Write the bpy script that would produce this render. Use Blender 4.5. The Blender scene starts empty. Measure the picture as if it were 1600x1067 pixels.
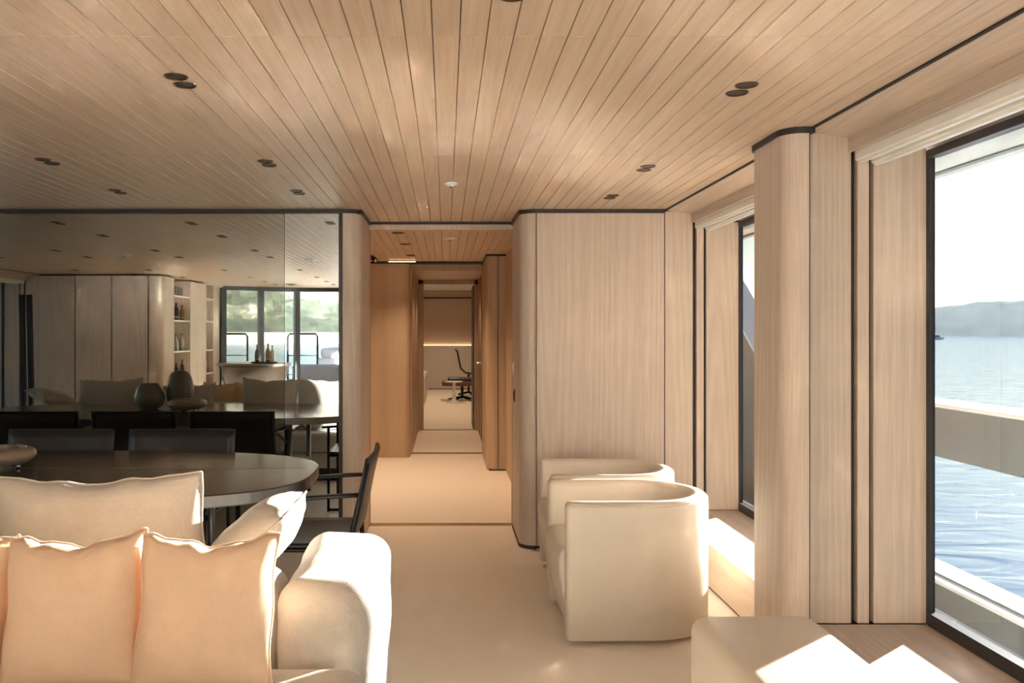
import bpy, bmesh, math, random
from mathutils import Vector, Matrix, noise as mnoise
random.seed(7)
R = math.radians
sc = bpy.context.scene
C = sc.collection

# ------------------------------------------------------------------ camera
CAMZ = 1.38
cam_d = bpy.data.cameras.new('camera'); cam = bpy.data.objects.new('camera', cam_d); C.objects.link(cam)
cam.location = (0, 0, CAMZ); cam.rotation_euler = (R(90), 0, 0)
cam_d.sensor_width = 36; cam_d.lens = 1340 / 1600 * 36
cam_d.shift_x = 103 / 1600; cam_d.shift_y = -13.5 / 1600
cam_d.clip_end = 8000; cam_d.clip_start = 0.02
sc.camera = cam

# ------------------------------------------------------------------ light
SUN_EL, SUN_AZ = R(11), R(49)          # azimuth from +Y towards +X
w = bpy.data.worlds.new('sky'); sc.world = w; w.use_nodes = True
nt = w.node_tree; nt.nodes.clear()
sky = nt.nodes.new('ShaderNodeTexSky'); sky.sky_type = 'NISHITA'; sky.sun_disc = False
sky.sun_elevation = R(24); sky.sun_rotation = SUN_AZ
sky.air_density = 1.0; sky.dust_density = 0.9; sky.ozone_density = 1.0
bg = nt.nodes.new('ShaderNodeBackground'); bg.inputs[1].default_value = 0.15
wo = nt.nodes.new('ShaderNodeOutputWorld')
nt.links.new(sky.outputs[0], bg.inputs[0]); nt.links.new(bg.outputs[0], wo.inputs[0])
sd = bpy.data.lights.new('sun', 'SUN'); sd.energy = 57.0; sd.angle = R(0.8); sd.color = (1.0, 0.95, 0.87)
so = bpy.data.objects.new('sun', sd); C.objects.link(so)
tosun = Vector((math.sin(SUN_AZ) * math.cos(SUN_EL), math.cos(SUN_AZ) * math.cos(SUN_EL), math.sin(SUN_EL)))
so.rotation_euler = tosun.to_track_quat('Z', 'Y').to_euler(); so.location = tosun * 40
sc.view_settings.view_transform = 'Standard'; sc.view_settings.look = 'None'
sc.view_settings.gamma = 1.0; sc.view_settings.use_curve_mapping = False
sc.view_settings.exposure = 0.88
sc.cycles.use_denoising = True
sc.cycles.max_bounces = 14; sc.cycles.diffuse_bounces = 7; sc.cycles.glossy_bounces = 6
sc.cycles.transparent_max_bounces = 16; sc.cycles.sample_clamp_indirect = 0.0; sc.cycles.blur_glossy = 0.0

# ------------------------------------------------------------------ materials
MATS = {}
def newmat(name):
    m = bpy.data.materials.new(name); m.use_nodes = True
    n = m.node_tree.nodes; n.clear()
    o = n.new('ShaderNodeOutputMaterial'); MATS[name] = m
    return m, m.node_tree, o
def plain(name, col, rough=0.5, metal=0.0, bump=0.0, bscale=200, var=0.0, spec=0.5, vscale=6, sheen=0.0):
    m, t, o = newmat(name); N, L = t.nodes, t.links
    p = N.new('ShaderNodeBsdfPrincipled'); L.new(p.outputs[0], o.inputs[0])
    p.inputs['Base Color'].default_value = (*col, 1); p.inputs['Roughness'].default_value = rough
    p.inputs['Metallic'].default_value = metal; p.inputs['Specular IOR Level'].default_value = spec
    if sheen: p.inputs['Sheen Weight'].default_value = sheen
    tc = N.new('ShaderNodeTexCoord')
    if var:
        ns = N.new('ShaderNodeTexNoise'); ns.inputs['Scale'].default_value = vscale; ns.inputs['Detail'].default_value = 3
        L.new(tc.outputs['Object'], ns.inputs['Vector'])
        mx = N.new('ShaderNodeMix'); mx.data_type = 'RGBA'
        mx.inputs[6].default_value = (*[c * (1 - var) for c in col], 1); mx.inputs[7].default_value = (*[min(1, c * (1 + var)) for c in col], 1)
        L.new(ns.outputs[0], mx.inputs[0]); L.new(mx.outputs[2], p.inputs['Base Color'])
    if bump:
        nb = N.new('ShaderNodeTexNoise'); nb.inputs['Scale'].default_value = bscale; nb.inputs['Detail'].default_value = 2
        L.new(tc.outputs['Object'], nb.inputs['Vector'])
        b = N.new('ShaderNodeBump'); b.inputs['Strength'].default_value = bump; b.inputs['Distance'].default_value = 0.004
        L.new(nb.outputs[0], b.inputs['Height']); L.new(b.outputs[0], p.inputs['Normal'])
    return m
def wood(name, axis, c1, c2, rough=0.5, ring=70, rscale=5.0, fine=170, bump=0.12, spec=0.4, pv=0.06):
    """ash-like veneer; grain runs along axis (0,1,2)"""
    m, t, o = newmat(name); N, L = t.nodes, t.links
    p = N.new('ShaderNodeBsdfPrincipled'); L.new(p.outputs[0], o.inputs[0])
    p.inputs['Roughness'].default_value = rough; p.inputs['Specular IOR Level'].default_value = spec
    tc = N.new('ShaderNodeTexCoord'); oi = N.new('ShaderNodeObjectInfo')
    mul = N.new('ShaderNodeVectorMath'); mul.operation = 'SCALE'; mul.inputs[0].default_value = (7.3, 11.1, 13.7)
    L.new(oi.outputs['Random'], mul.inputs['Scale'])
    add = N.new('ShaderNodeVectorMath'); L.new(tc.outputs['Object'], add.inputs[0]); L.new(mul.outputs[0], add.inputs[1])
    def stretched(across, along):
        mp = N.new('ShaderNodeMapping'); s = [across] * 3; s[axis] = along
        mp.inputs['Scale'].default_value = s; L.new(add.outputs[0], mp.inputs[0]); return mp
    m1 = stretched(rscale, rscale * 0.045)
    n1 = N.new('ShaderNodeTexNoise'); n1.inputs['Scale'].default_value = 1; n1.inputs['Detail'].default_value = 0.6
    L.new(m1.outputs[0], n1.inputs['Vector'])
    k = N.new('ShaderNodeMath'); k.operation = 'MULTIPLY'; k.inputs[1].default_value = ring; L.new(n1.outputs[0], k.inputs[0])
    s = N.new('ShaderNodeMath'); s.operation = 'SINE'; L.new(k.outputs[0], s.inputs[0])
    s2 = N.new('ShaderNodeMath'); s2.operation = 'MULTIPLY_ADD'; s2.inputs[1].default_value = 0.5; s2.inputs[2].default_value = 0.5
    L.new(s.outputs[0], s2.inputs[0])
    m2 = stretched(fine, fine * 0.025)
    n2 = N.new('ShaderNodeTexNoise'); n2.inputs['Scale'].default_value = 1; n2.inputs['Detail'].default_value = 3
    L.new(m2.outputs[0], n2.inputs['Vector'])
    f = N.new('ShaderNodeMath'); f.operation = 'MULTIPLY_ADD'; f.inputs[1].default_value = 0.17
    L.new(s2.outputs[0], f.inputs[0]); 
    f2 = N.new('ShaderNodeMath'); f2.operation = 'MULTIPLY'; f2.inputs[1].default_value = 0.83; L.new(n2.outputs[0], f2.inputs[0])
    L.new(f2.outputs[0], f.inputs[2])
    rp = N.new('ShaderNodeValToRGB'); rp.color_ramp.elements[0].position = 0.28; rp.color_ramp.elements[1].position = 0.72
    rp.color_ramp.elements[0].color = (*c1, 1); rp.color_ramp.elements[1].color = (*c2, 1)
    L.new(f.outputs[0], rp.inputs[0])
    hv = N.new('ShaderNodeHueSaturation'); L.new(rp.outputs[0], hv.inputs['Color'])
    v = N.new('ShaderNodeMath'); v.operation = 'MULTIPLY_ADD'; v.inputs[1].default_value = pv * 2; v.inputs[2].default_value = 1 - pv
    L.new(oi.outputs['Random'], v.inputs[0]); L.new(v.outputs[0], hv.inputs['Value'])
    L.new(hv.outputs[0], p.inputs['Base Color'])
    b = N.new('ShaderNodeBump'); b.inputs['Strength'].default_value = bump; b.inputs['Distance'].default_value = 0.002
    L.new(n2.outputs[0], b.inputs['Height']); L.new(b.outputs[0], p.inputs['Normal'])
    return m
def fabric(name, col, weave=300, bump=0.35, var=0.11):
    m, t, o = newmat(name); N, L = t.nodes, t.links
    p = N.new('ShaderNodeBsdfPrincipled'); L.new(p.outputs[0], o.inputs[0])
    p.inputs['Roughness'].default_value = 0.9; p.inputs['Specular IOR Level'].default_value = 0.15
    p.inputs['Sheen Weight'].default_value = 0.15
    tc = N.new('ShaderNodeTexCoord')
    outs = []
    for sx in ((weave, weave * 0.12, weave), (weave * 0.12, weave, weave * 0.12)):
        mp = N.new('ShaderNodeMapping'); mp.inputs['Scale'].default_value = sx; L.new(tc.outputs['Object'], mp.inputs[0])
        ns = N.new('ShaderNodeTexNoise'); ns.inputs['Scale'].default_value = 1; ns.inputs['Detail'].default_value = 2
        L.new(mp.outputs[0], ns.inputs['Vector']); outs.append(ns)
    a = N.new('ShaderNodeMath'); a.operation = 'ADD'; L.new(outs[0].outputs[0], a.inputs[0]); L.new(outs[1].outputs[0], a.inputs[1])
    h = N.new('ShaderNodeMath'); h.operation = 'MULTIPLY'; h.inputs[1].default_value = 0.5; L.new(a.outputs[0], h.inputs[0])
    mx = N.new('ShaderNodeMix'); mx.data_type = 'RGBA'
    mx.inputs[6].default_value = (*[c * (1 - 2 * var) for c in col], 1); mx.inputs[7].default_value = (*[min(1, c * (1 + 2 * var)) for c in col], 1)
    L.new(h.outputs[0], mx.inputs[0]); L.new(mx.outputs[2], p.inputs['Base Color'])
    b = N.new('ShaderNodeBump'); b.inputs['Strength'].default_value = bump; b.inputs['Distance'].default_value = 0.003
    L.new(h.outputs[0], b.inputs['Height']); L.new(b.outputs[0], p.inputs['Normal'])
    return m
def mirror_mat(name, col, rough=0.0):
    m, t, o = newmat(name); g = t.nodes.new('ShaderNodeBsdfGlossy')
    g.inputs['Color'].default_value = (*col, 1); g.inputs['Roughness'].default_value = rough
    t.links.new(g.outputs[0], o.inputs[0]); return m
def glass_mat(name, col=(0.93, 0.95, 0.95), streak=False):
    m, t, o = newmat(name); N, L = t.nodes, t.links
    tr = N.new('ShaderNodeBsdfTransparent'); tr.inputs[0].default_value = (*col, 1)
    gl = N.new('ShaderNodeBsdfGlossy'); gl.inputs['Roughness'].default_value = 0.0
    fr = N.new('ShaderNodeFresnel'); ge = N.new('ShaderNodeNewGeometry'); io = N.new('ShaderNodeMath'); io.operation = 'MULTIPLY_ADD'
    io.inputs[1].default_value = 1 / 1.3 - 1.3; io.inputs[2].default_value = 1.3     # same reflectance from either face of the thin pane
    L.new(ge.outputs['Backfacing'], io.inputs[0]); L.new(io.outputs[0], fr.inputs[0])
    mx = N.new('ShaderNodeMixShader'); L.new(fr.outputs[0], mx.inputs[0]); L.new(tr.outputs[0], mx.inputs[1]); L.new(gl.outputs[0], mx.inputs[2])
    last = mx
    if streak:                                   # dried salt spray on the outside of the pane
        tc = N.new('ShaderNodeTexCoord'); mp = N.new('ShaderNodeMapping'); mp.inputs['Scale'].default_value = (9, 9, 3.2)
        mp.inputs['Rotation'].default_value = (R(12), 0, 0)
        L.new(tc.outputs['Object'], mp.inputs[0])
        n1 = N.new('ShaderNodeTexNoise'); n1.inputs['Scale'].default_value = 2.2; n1.inputs['Detail'].default_value = 5; n1.inputs['Roughness'].default_value = 0.7
        L.new(mp.outputs[0], n1.inputs['Vector'])
        r = N.new('ShaderNodeValToRGB'); r.color_ramp.elements[0].position = 0.70; r.color_ramp.elements[1].position = 0.78
        L.new(n1.outputs[0], r.inputs[0])
        sx = N.new('ShaderNodeMath'); sx.operation = 'MULTIPLY'; sx.inputs[1].default_value = 0.55; L.new(r.outputs[0], sx.inputs[0])
        df = N.new('ShaderNodeBsdfTranslucent'); df.inputs[0].default_value = (0.9, 0.9, 0.9, 1)
        m3 = N.new('ShaderNodeMixShader'); L.new(sx.outputs[0], m3.inputs[0]); L.new(mx.outputs[0], m3.inputs[1]); L.new(df.outputs[0], m3.inputs[2])
        last = m3
    L.new(last.outputs[0], o.inputs[0]); return m
def emit(name, col, s):
    m, t, o = newmat(name); e = t.nodes.new('ShaderNodeEmission'); e.inputs[0].default_value = (*col, 1); e.inputs[1].default_value = s
    t.links.new(e.outputs[0], o.inputs[0]); return m

WA, WB = (0.49, 0.385, 0.30), (0.62, 0.505, 0.41)
wood('wood_v', 2, WA, WB, ring=170, rscale=2.4)
wood('wood_ceiling', 1, (0.50, 0.375, 0.27), (0.61, 0.475, 0.355), rough=0.42, ring=40, rscale=9, fine=140, bump=0.06, pv=0.03)
wood('wood_h', 1, WA, WB, ring=170, rscale=2.4)
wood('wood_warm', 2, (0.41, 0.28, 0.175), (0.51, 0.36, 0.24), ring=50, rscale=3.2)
wood('wood_table', 0, (0.035, 0.024, 0.018), (0.06, 0.042, 0.032), rough=0.16, ring=40, rscale=3, spec=0.3, bump=0.01)
wood('wood_lounge', 0, (0.12, 0.05, 0.02), (0.2, 0.09, 0.04), rough=0.35)
plain('joint', (0.02, 0.016, 0.014), 0.6)
plain('joint_brown', (0.10, 0.06, 0.035), 0.7)
plain('black_metal', (0.018, 0.018, 0.02), 0.35, 0.6)
plain('frame_black', (0.03, 0.028, 0.03), 0.4, 0.3)
plain('bronze', (0.09, 0.06, 0.035), 0.3, 0.9)
plain('gunmetal', (0.22, 0.21, 0.20), 0.38, 0.85)
plain('steel', (0.6, 0.6, 0.6), 0.2, 1.0)
plain('brass', (0.45, 0.32, 0.18), 0.35, 0.9)
plain('floor_cream', (0.86, 0.755, 0.64), 0.36, 0, 0.02, 300, 0.02, 0.4, 2)
plain('leather_black', (0.022, 0.02, 0.02), 0.36, 0, 0.15, 300, 0.1)
plain('leather_cream', (0.68, 0.59, 0.48), 0.42, 0, 0.05, 260, 0.015, 0.4)
fabric('linen_cream', (0.47, 0.435, 0.385))
fabric('linen_white', (0.49, 0.45, 0.395))
fabric('cotton_peach', (0.77, 0.54, 0.365), 420, 0.2, 0.05)
fabric('outdoor_grey', (0.42, 0.45, 0.55), 300)
fabric('outdoor_white', (0.85, 0.85, 0.84), 300)
plain('white_paint', (0.82, 0.82, 0.80), 0.4)
plain('blind_white', (0.80, 0.77, 0.70), 0.55)
plain('white_gel', (0.82, 0.83, 0.83), 0.3)
plain('bulwark_grey', (0.19, 0.205, 0.205), 0.45, 0, 0.02, 40, 0.06)
plain('deck_teak', (0.42, 0.34, 0.25), 0.6, 0, 0.1, 60, 0.1)
plain('ceramic_grey', (0.17, 0.16, 0.125), 0.33, 0, 0.03, 60, 0.08)
plain('ceramic_tan', (0.36, 0.27, 0.2), 0.22, 0, 0.02, 60, 0.12)
plain('plastic_white', (0.8, 0.79, 0.76), 0.4)
plain('dark_brown', (0.045, 0.034, 0.027), 0.4, 0.2)
plain('wall_beige', (0.55, 0.44, 0.35), 0.6)
plain('wall_pale', (0.56, 0.52, 0.46), 0.6)
plain('book_grey', (0.3, 0.3, 0.34), 0.6); plain('book_white', (0.7, 0.68, 0.63), 0.6); plain('book_brown', (0.2, 0.12, 0.08), 0.6)
plain('bottle_dark', (0.02, 0.025, 0.02), 0.08, 0, spec=0.8); plain('bottle_amber', (0.22, 0.1, 0.03), 0.08, 0, spec=0.8)
plain('bottle_clear', (0.5, 0.55, 0.55), 0.06, 0.1, spec=0.8)
plain('label_cream', (0.75, 0.72, 0.62), 0.6)
mirror_mat('mirror_bronze', (0.50, 0.485, 0.425)); mirror_mat('mirror_clear', (0.74, 0.78, 0.76))
glass_mat('glass'); glass_mat('glass_salt', (0.60, 0.615, 0.62), streak=True)
emit('led_warm', (1.0, 0.62, 0.32), 3.0)

# ------------------------------------------------------------------ helpers
def link(o, parent=None):
    C.objects.link(o)
    if parent is not None: o.parent = parent
    return o
def meshobj(name, bm, mat, parent=None, smooth=False, loc=None, rot=None):
    me = bpy.data.meshes.new(name); bm.normal_update(); bm.to_mesh(me); bm.free()
    if mat: me.materials.append(MATS[mat] if isinstance(mat, str) else mat)
    if smooth:
        for p in me.polygons: p.use_smooth = True
    o = bpy.data.objects.new(name, me); link(o, parent)
    if loc: o.location = loc
    if rot: o.rotation_euler = rot
    return o
def tag(o, label=None, cat=None, group=None, kind=None):
    if label: o['label'] = label
    if cat: o['category'] = cat
    if group: o['group'] = group
    if kind: o['kind'] = kind
    return o
def thing(name, label, cat, loc=(0, 0, 0), rz=0.0, group=None):
    o = bpy.data.objects.new(name, None); o.empty_display_size = 0.1; C.objects.link(o)
    o.location = loc; o.rotation_euler = (0, 0, rz); return tag(o, label, cat, group)
def struct(o, label=None): 
    o['kind'] = 'structure'
    if label: o['label'] = label
    return o
def sroot(name, label=None):
    o = bpy.data.objects.new(name, None); C.objects.link(o); return struct(o, label)
def bm_box(x0, x1, y0, y1, z0, z1, bev=0.0, seg=2):
    bm = bmesh.new(); bmesh.ops.create_cube(bm, size=1)
    bmesh.ops.scale(bm, vec=(x1 - x0, y1 - y0, z1 - z0), verts=bm.verts)
    bmesh.ops.translate(bm, vec=((x0 + x1) / 2, (y0 + y1) / 2, (z0 + z1) / 2), verts=bm.verts)
    if bev: bmesh.ops.bevel(bm, geom=bm.edges[:], offset=bev, segments=seg, affect='EDGES', profile=0.5)
    return bm
def box(name, x0, x1, y0, y1, z0, z1, mat, parent=None, bev=0.0, seg=2, smooth=False, loc=None, rot=None):
    return meshobj(name, bm_box(x0, x1, y0, y1, z0, z1, bev, seg), mat, parent, smooth, loc, rot)
def bm_join(*bms):
    out = bms[0]
    for b in bms[1:]:
        me = bpy.data.meshes.new('t'); b.to_mesh(me); b.free(); out.from_mesh(me); bpy.data.meshes.remove(me)
    return out
def bm_prism(pts, z0, z1):
    bm = bmesh.new()
    a = [bm.verts.new((x, y, z0)) for x, y in pts]; b = [bm.verts.new((x, y, z1)) for x, y in pts]
    n = len(pts)
    for i in range(n): bm.faces.new((a[i], a[(i + 1) % n], b[(i + 1) % n], b[i]))
    bm.faces.new(b); bm.faces.new(a[::-1]); bmesh.ops.recalc_face_normals(bm, faces=bm.faces); return bm
def prism(name, pts, z0, z1, mat, parent=None, smooth=False):
    return meshobj(name, bm_prism(pts, z0, z1), mat, parent, smooth)
def bm_shellwall(path, t, z0, z1):
    """thin wall following a 2-D polyline, thickness t to the left of travel"""
    n = len(path); nor = []
    for i in range(n):
        p, q = Vector(path[max(0, i - 1)]), Vector(path[min(n - 1, i + 1)]); d = (q - p).normalized(); nor.append(Vector((-d.y, d.x)))
    inner = [tuple(Vector(path[i]) + nor[i] * t) for i in range(n)]
    bm = bmesh.new()
    V = [[bm.verts.new((x, y, z)) for x, y in pl] for pl, z in ((path, z0), (path, z1), (inner, z1), (inner, z0))]
    for r in range(4):
        for i in range(n - 1): bm.faces.new((V[r][i], V[r][i + 1], V[(r + 1) % 4][i + 1], V[(r + 1) % 4][i]))
    bm.faces.new([V[r][0] for r in range(4)]); bm.faces.new([V[r][-1] for r in (3, 2, 1, 0)])
    bmesh.ops.recalc_face_normals(bm, faces=bm.faces); return bm
def arc(cx, cy, r, a0, a1, n=8):
    return [(cx + r * math.cos(R(a0 + (a1 - a0) * i / n)), cy + r * math.sin(R(a0 + (a1 - a0) * i / n))) for i in range(n + 1)]
def bm_lathe(prof, n=24, cx=0, cy=0):
    bm = bmesh.new(); rings = []
    for r, z in prof: rings.append([bm.verts.new((cx + r * math.cos(2 * math.pi * k / n), cy + r * math.sin(2 * math.pi * k / n), z)) for k in range(n)])
    for a, b in zip(rings, rings[1:]):
        for k in range(n): bm.faces.new((a[k], a[(k + 1) % n], b[(k + 1) % n], b[k]))
    bm.faces.new(rings[0][::-1]); bm.faces.new(rings[-1]); return bm
def bm_tube(path, r, n=10):
    bm = bmesh.new(); P = [Vector(p) for p in path]; rings = []; up = None
    for i, p in enumerate(P):
        d = (P[min(i + 1, len(P) - 1)] - P[max(i - 1, 0)]).normalized()
        if up is None: up = Vector((0, 0, 1)) if abs(d.z) < 0.9 else Vector((1, 0, 0))
        u = (up - d * up.dot(d)).normalized(); v = d.cross(u); up = u
        rr = r[i] if isinstance(r, (list, tuple)) else r
        rings.append([bm.verts.new(p + (u * math.cos(2 * math.pi * k / n) + v * math.sin(2 * math.pi * k / n)) * rr) for k in range(n)])
    for a, b in zip(rings, rings[1:]):
        for k in range(n): bm.faces.new((a[k], a[(k + 1) % n], b[(k + 1) % n], b[k]))
    bm.faces.new(rings[0][::-1]); bm.faces.new(rings[-1]); bmesh.ops.recalc_face_normals(bm, faces=bm.faces); return bm
def copy_tree(o, parent=None):
    c = o.copy(); C.objects.link(c); c.parent = parent
    for ch in list(o.children): copy_tree(ch, c)
    return c
def bm_rbox(x0, x1, y0, y1, z0, z1, r, seg=6, cuts=0):
    bm = bm_box(x0, x1, y0, y1, z0, z1)
    bmesh.ops.bevel(bm, geom=bm.edges[:], offset=r, segments=seg, affect='EDGES', profile=0.5)
    return bm
def wrinkle(bm, amp, sc_, seed=0):
    for v in bm.verts:
        p = v.co * sc_ + Vector((seed * 3.1, seed * 1.7, seed))
        v.co += v.normal * amp * mnoise.noise(p)

# ------------------------------------------------------------------ the setting
CEIL = 2.168; M = 5.47; XW = 1.41; XG = 1.87; CX = -2.03
def mirx(x): return 2 * CX - x
# floor
fl = box('floor', -6.1, 1.95, -4.35, 21.3, -0.12, 0, 'floor_cream'); struct(fl, 'smooth cream floor running through the saloon into the corridor')
# roof slab and ceiling with planks
roof = box('ceiling_slab', -7.0, 2.62, -5.4, 12.3, 2.2, 2.36, 'white_paint'); roof.name = 'trim_1'; struct(roof, 'white roof overhang outside above the side windows')
led = box('overhang_strip', 2.50, 2.54, -5.2, 12, 2.192, 2.2, 'gunmetal', roof)
ceil = box('ceiling', -6.0, 1.88, -4.3, 6.15, 2.183, 2.1995, 'joint_brown'); struct(ceil, 'ash plank ceiling with fine dark joints')
PW = 0.0721
def plank_mesh(y0, y1):
    bm = bm_box(-PW / 2 + 0.0011, PW / 2 - 0.0011, y0, y1, CEIL, 2.182, 0.0015, 1)
    me = bpy.data.meshes.new('plank'); bm.to_mesh(me); bm.free(); me.materials.append(MATS['wood_ceiling']); return me
segs = [plank_mesh(-3.3, 2.28), plank_mesh(2.2815, 3.80), plank_mesh(3.8015, M + 0.02)]
seg_door = plank_mesh(3.8015, 6.088); DOORX = (-0.56, 0.49)
k0 = math.ceil((-5.54 + PW / 2) / PW); k1 = math.floor((XW - 0.005) / PW)
for k in range(k0, k1 + 1):
    for me in (segs if not (DOORX[0] < k * PW < DOORX[1]) else segs[:2] + [seg_door]):
        o = bpy.data.objects.new('plank', me); link(o, ceil); o.location = (k * PW, 0, 0)
lob_me = plank_mesh(M + 0.45, 9.46)
lob = box('ceiling_lobby', -2.6, 0.9, M + 0.72, 9.6, 2.183, 2.1995, 'joint_brown'); lob.name = 'ceiling'; struct(lob, 'ash plank ceiling of the lobby beyond the doorway')
lob_me = plank_mesh(M + 0.72, 9.46)
for k in range(-24, 10):
    o = bpy.data.objects.new('plank', lob_me); link(o, lob); o.location = (k * PW, 0, 0)

# --- front wall, starboard part (right of the doorway)
DX0, DX1, DY = -0.547, 0.473, 6.16      # doorway
wf = box('wall_front_starboard', 0.52, XG + 0.012, M + 0.03, DY + 0.05, 0, 2.2, 'joint'); struct(wf, 'ash panelled bulkhead right of the doorway')
PT = 2.145; PB = 0.02
rc = 0.10
path = [(0.572, M)] + arc(DX1 + rc, M + rc, rc, -90, -180, 10) + [(DX1, DY - 0.06)]
meshobj('panel', bm_shellwall(path, -0.02, PB, PT), 'wood_v', wf)
box('panel', 0.578, XW - 0.019, M, M + 0.025, PB, PT, 'wood_v', wf, 0.0015, 1)
JAMB = [(XW - 0.013, 1.573), (1.598, 1.643), (1.660, 1.866)]
for a, b in JAMB: box('panel', a, b, M - 0.002, M + 0.026, 0.252, 2.155 if a < 1.5 else 2.085, 'wood_v', wf, 0.0015, 1)
# --- front wall, port part carries the mirrors
wp = box('wall_front_port', -6.05, -0.60, M + 0.03, DY + 0.05, 0, 2.2, 'joint'); struct(wp, 'bulkhead left of the doorway behind the mirrors')
path = [(DX0, DY - 0.06)] + arc(DX0 - rc, M + rc, rc, 0, -90, 10) + [(-0.66, M)]
meshobj('panel', bm_shellwall(path, -0.02, PB, PT), 'wood_v', wp)
box('edge_strip', -0.684, -0.662, M - 0.004, M + 0.03, PB, PT, 'dark_brown', wp)
# --- doorway
dr = sroot('door_1', 'open doorway from the saloon to the lobby')
box('header', DX0 - 0.1, DX1 + 0.1, DY - 0.06, DY + 0.05, 2.115, 2.15, 'wood_h', dr)
box('header_gap', DX0 - 0.1, DX1 + 0.1, DY - 0.07, DY + 0.06, 2.15, 2.2, 'joint', dr)
box('jamb', DX1 - 0.001, DX1 + 0.06, DY - 0.056, DY + 0.05, 0, 2.115, 'wood_warm', dr)
box('jamb', DX0 - 0.06, DX0 + 0.001, DY - 0.056, DY + 0.05, 0, 2.115, 'wood_warm', dr)
box('threshold', DX0, DX1, DY - 0.03, DY + 0.04, 0, 0.006, 'brass', dr)
# ceiling shadow-gap trims
t2 = meshobj('trim_2', bm_shellwall([(XW - 0.02, M - 0.012)] + [(0.572, M - 0.012)] + arc(DX1 + rc, M + rc, rc + 0.012, -90, -180, 10) + [(DX1 - 0.012, DY - 0.07)], -0.03, PT - 0.002, CEIL + 0.004), 'frame_black'); struct(t2, 'dark shadow gap trim above the right bulkhead')
t3 = meshobj('trim_3', bm_shellwall([(DX0 + 0.012, DY - 0.07)] + arc(DX0 - rc, M + rc, rc + 0.012, 0, -90, 10) + [(-6.0, M - 0.012)], -0.03, PT - 0.002, CEIL + 0.004), 'frame_black'); struct(t3, 'dark shadow gap trim above the mirrors')
t4 = meshobj('trim_4', bm_shellwall([(0.56, M - 0.004)] + arc(DX1 + rc, M + rc, rc + 0.004, -90, -180, 10) + [(DX1 - 0.004, DY - 0.07)], -0.02, 0, 0.022), 'joint'); struct(t4, 'dark toe kick under the rounded pier')

# --- mirrors
mA = box('wall_mirror', -5.535, -1.033, M + 0.004, M + 0.028, 0.02, 2.14, 'mirror_bronze'); tag(mA, 'wide bronze tinted mirror wall behind the dining table', 'mirror')
mB = box('wall_mirror', -1.030, -0.686, M + 0.004, M + 0.028, 0.02, 2.14, 'mirror_clear'); tag(mB, 'narrow clear mirror strip between bronze mirror and doorway', 'mirror')

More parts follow.
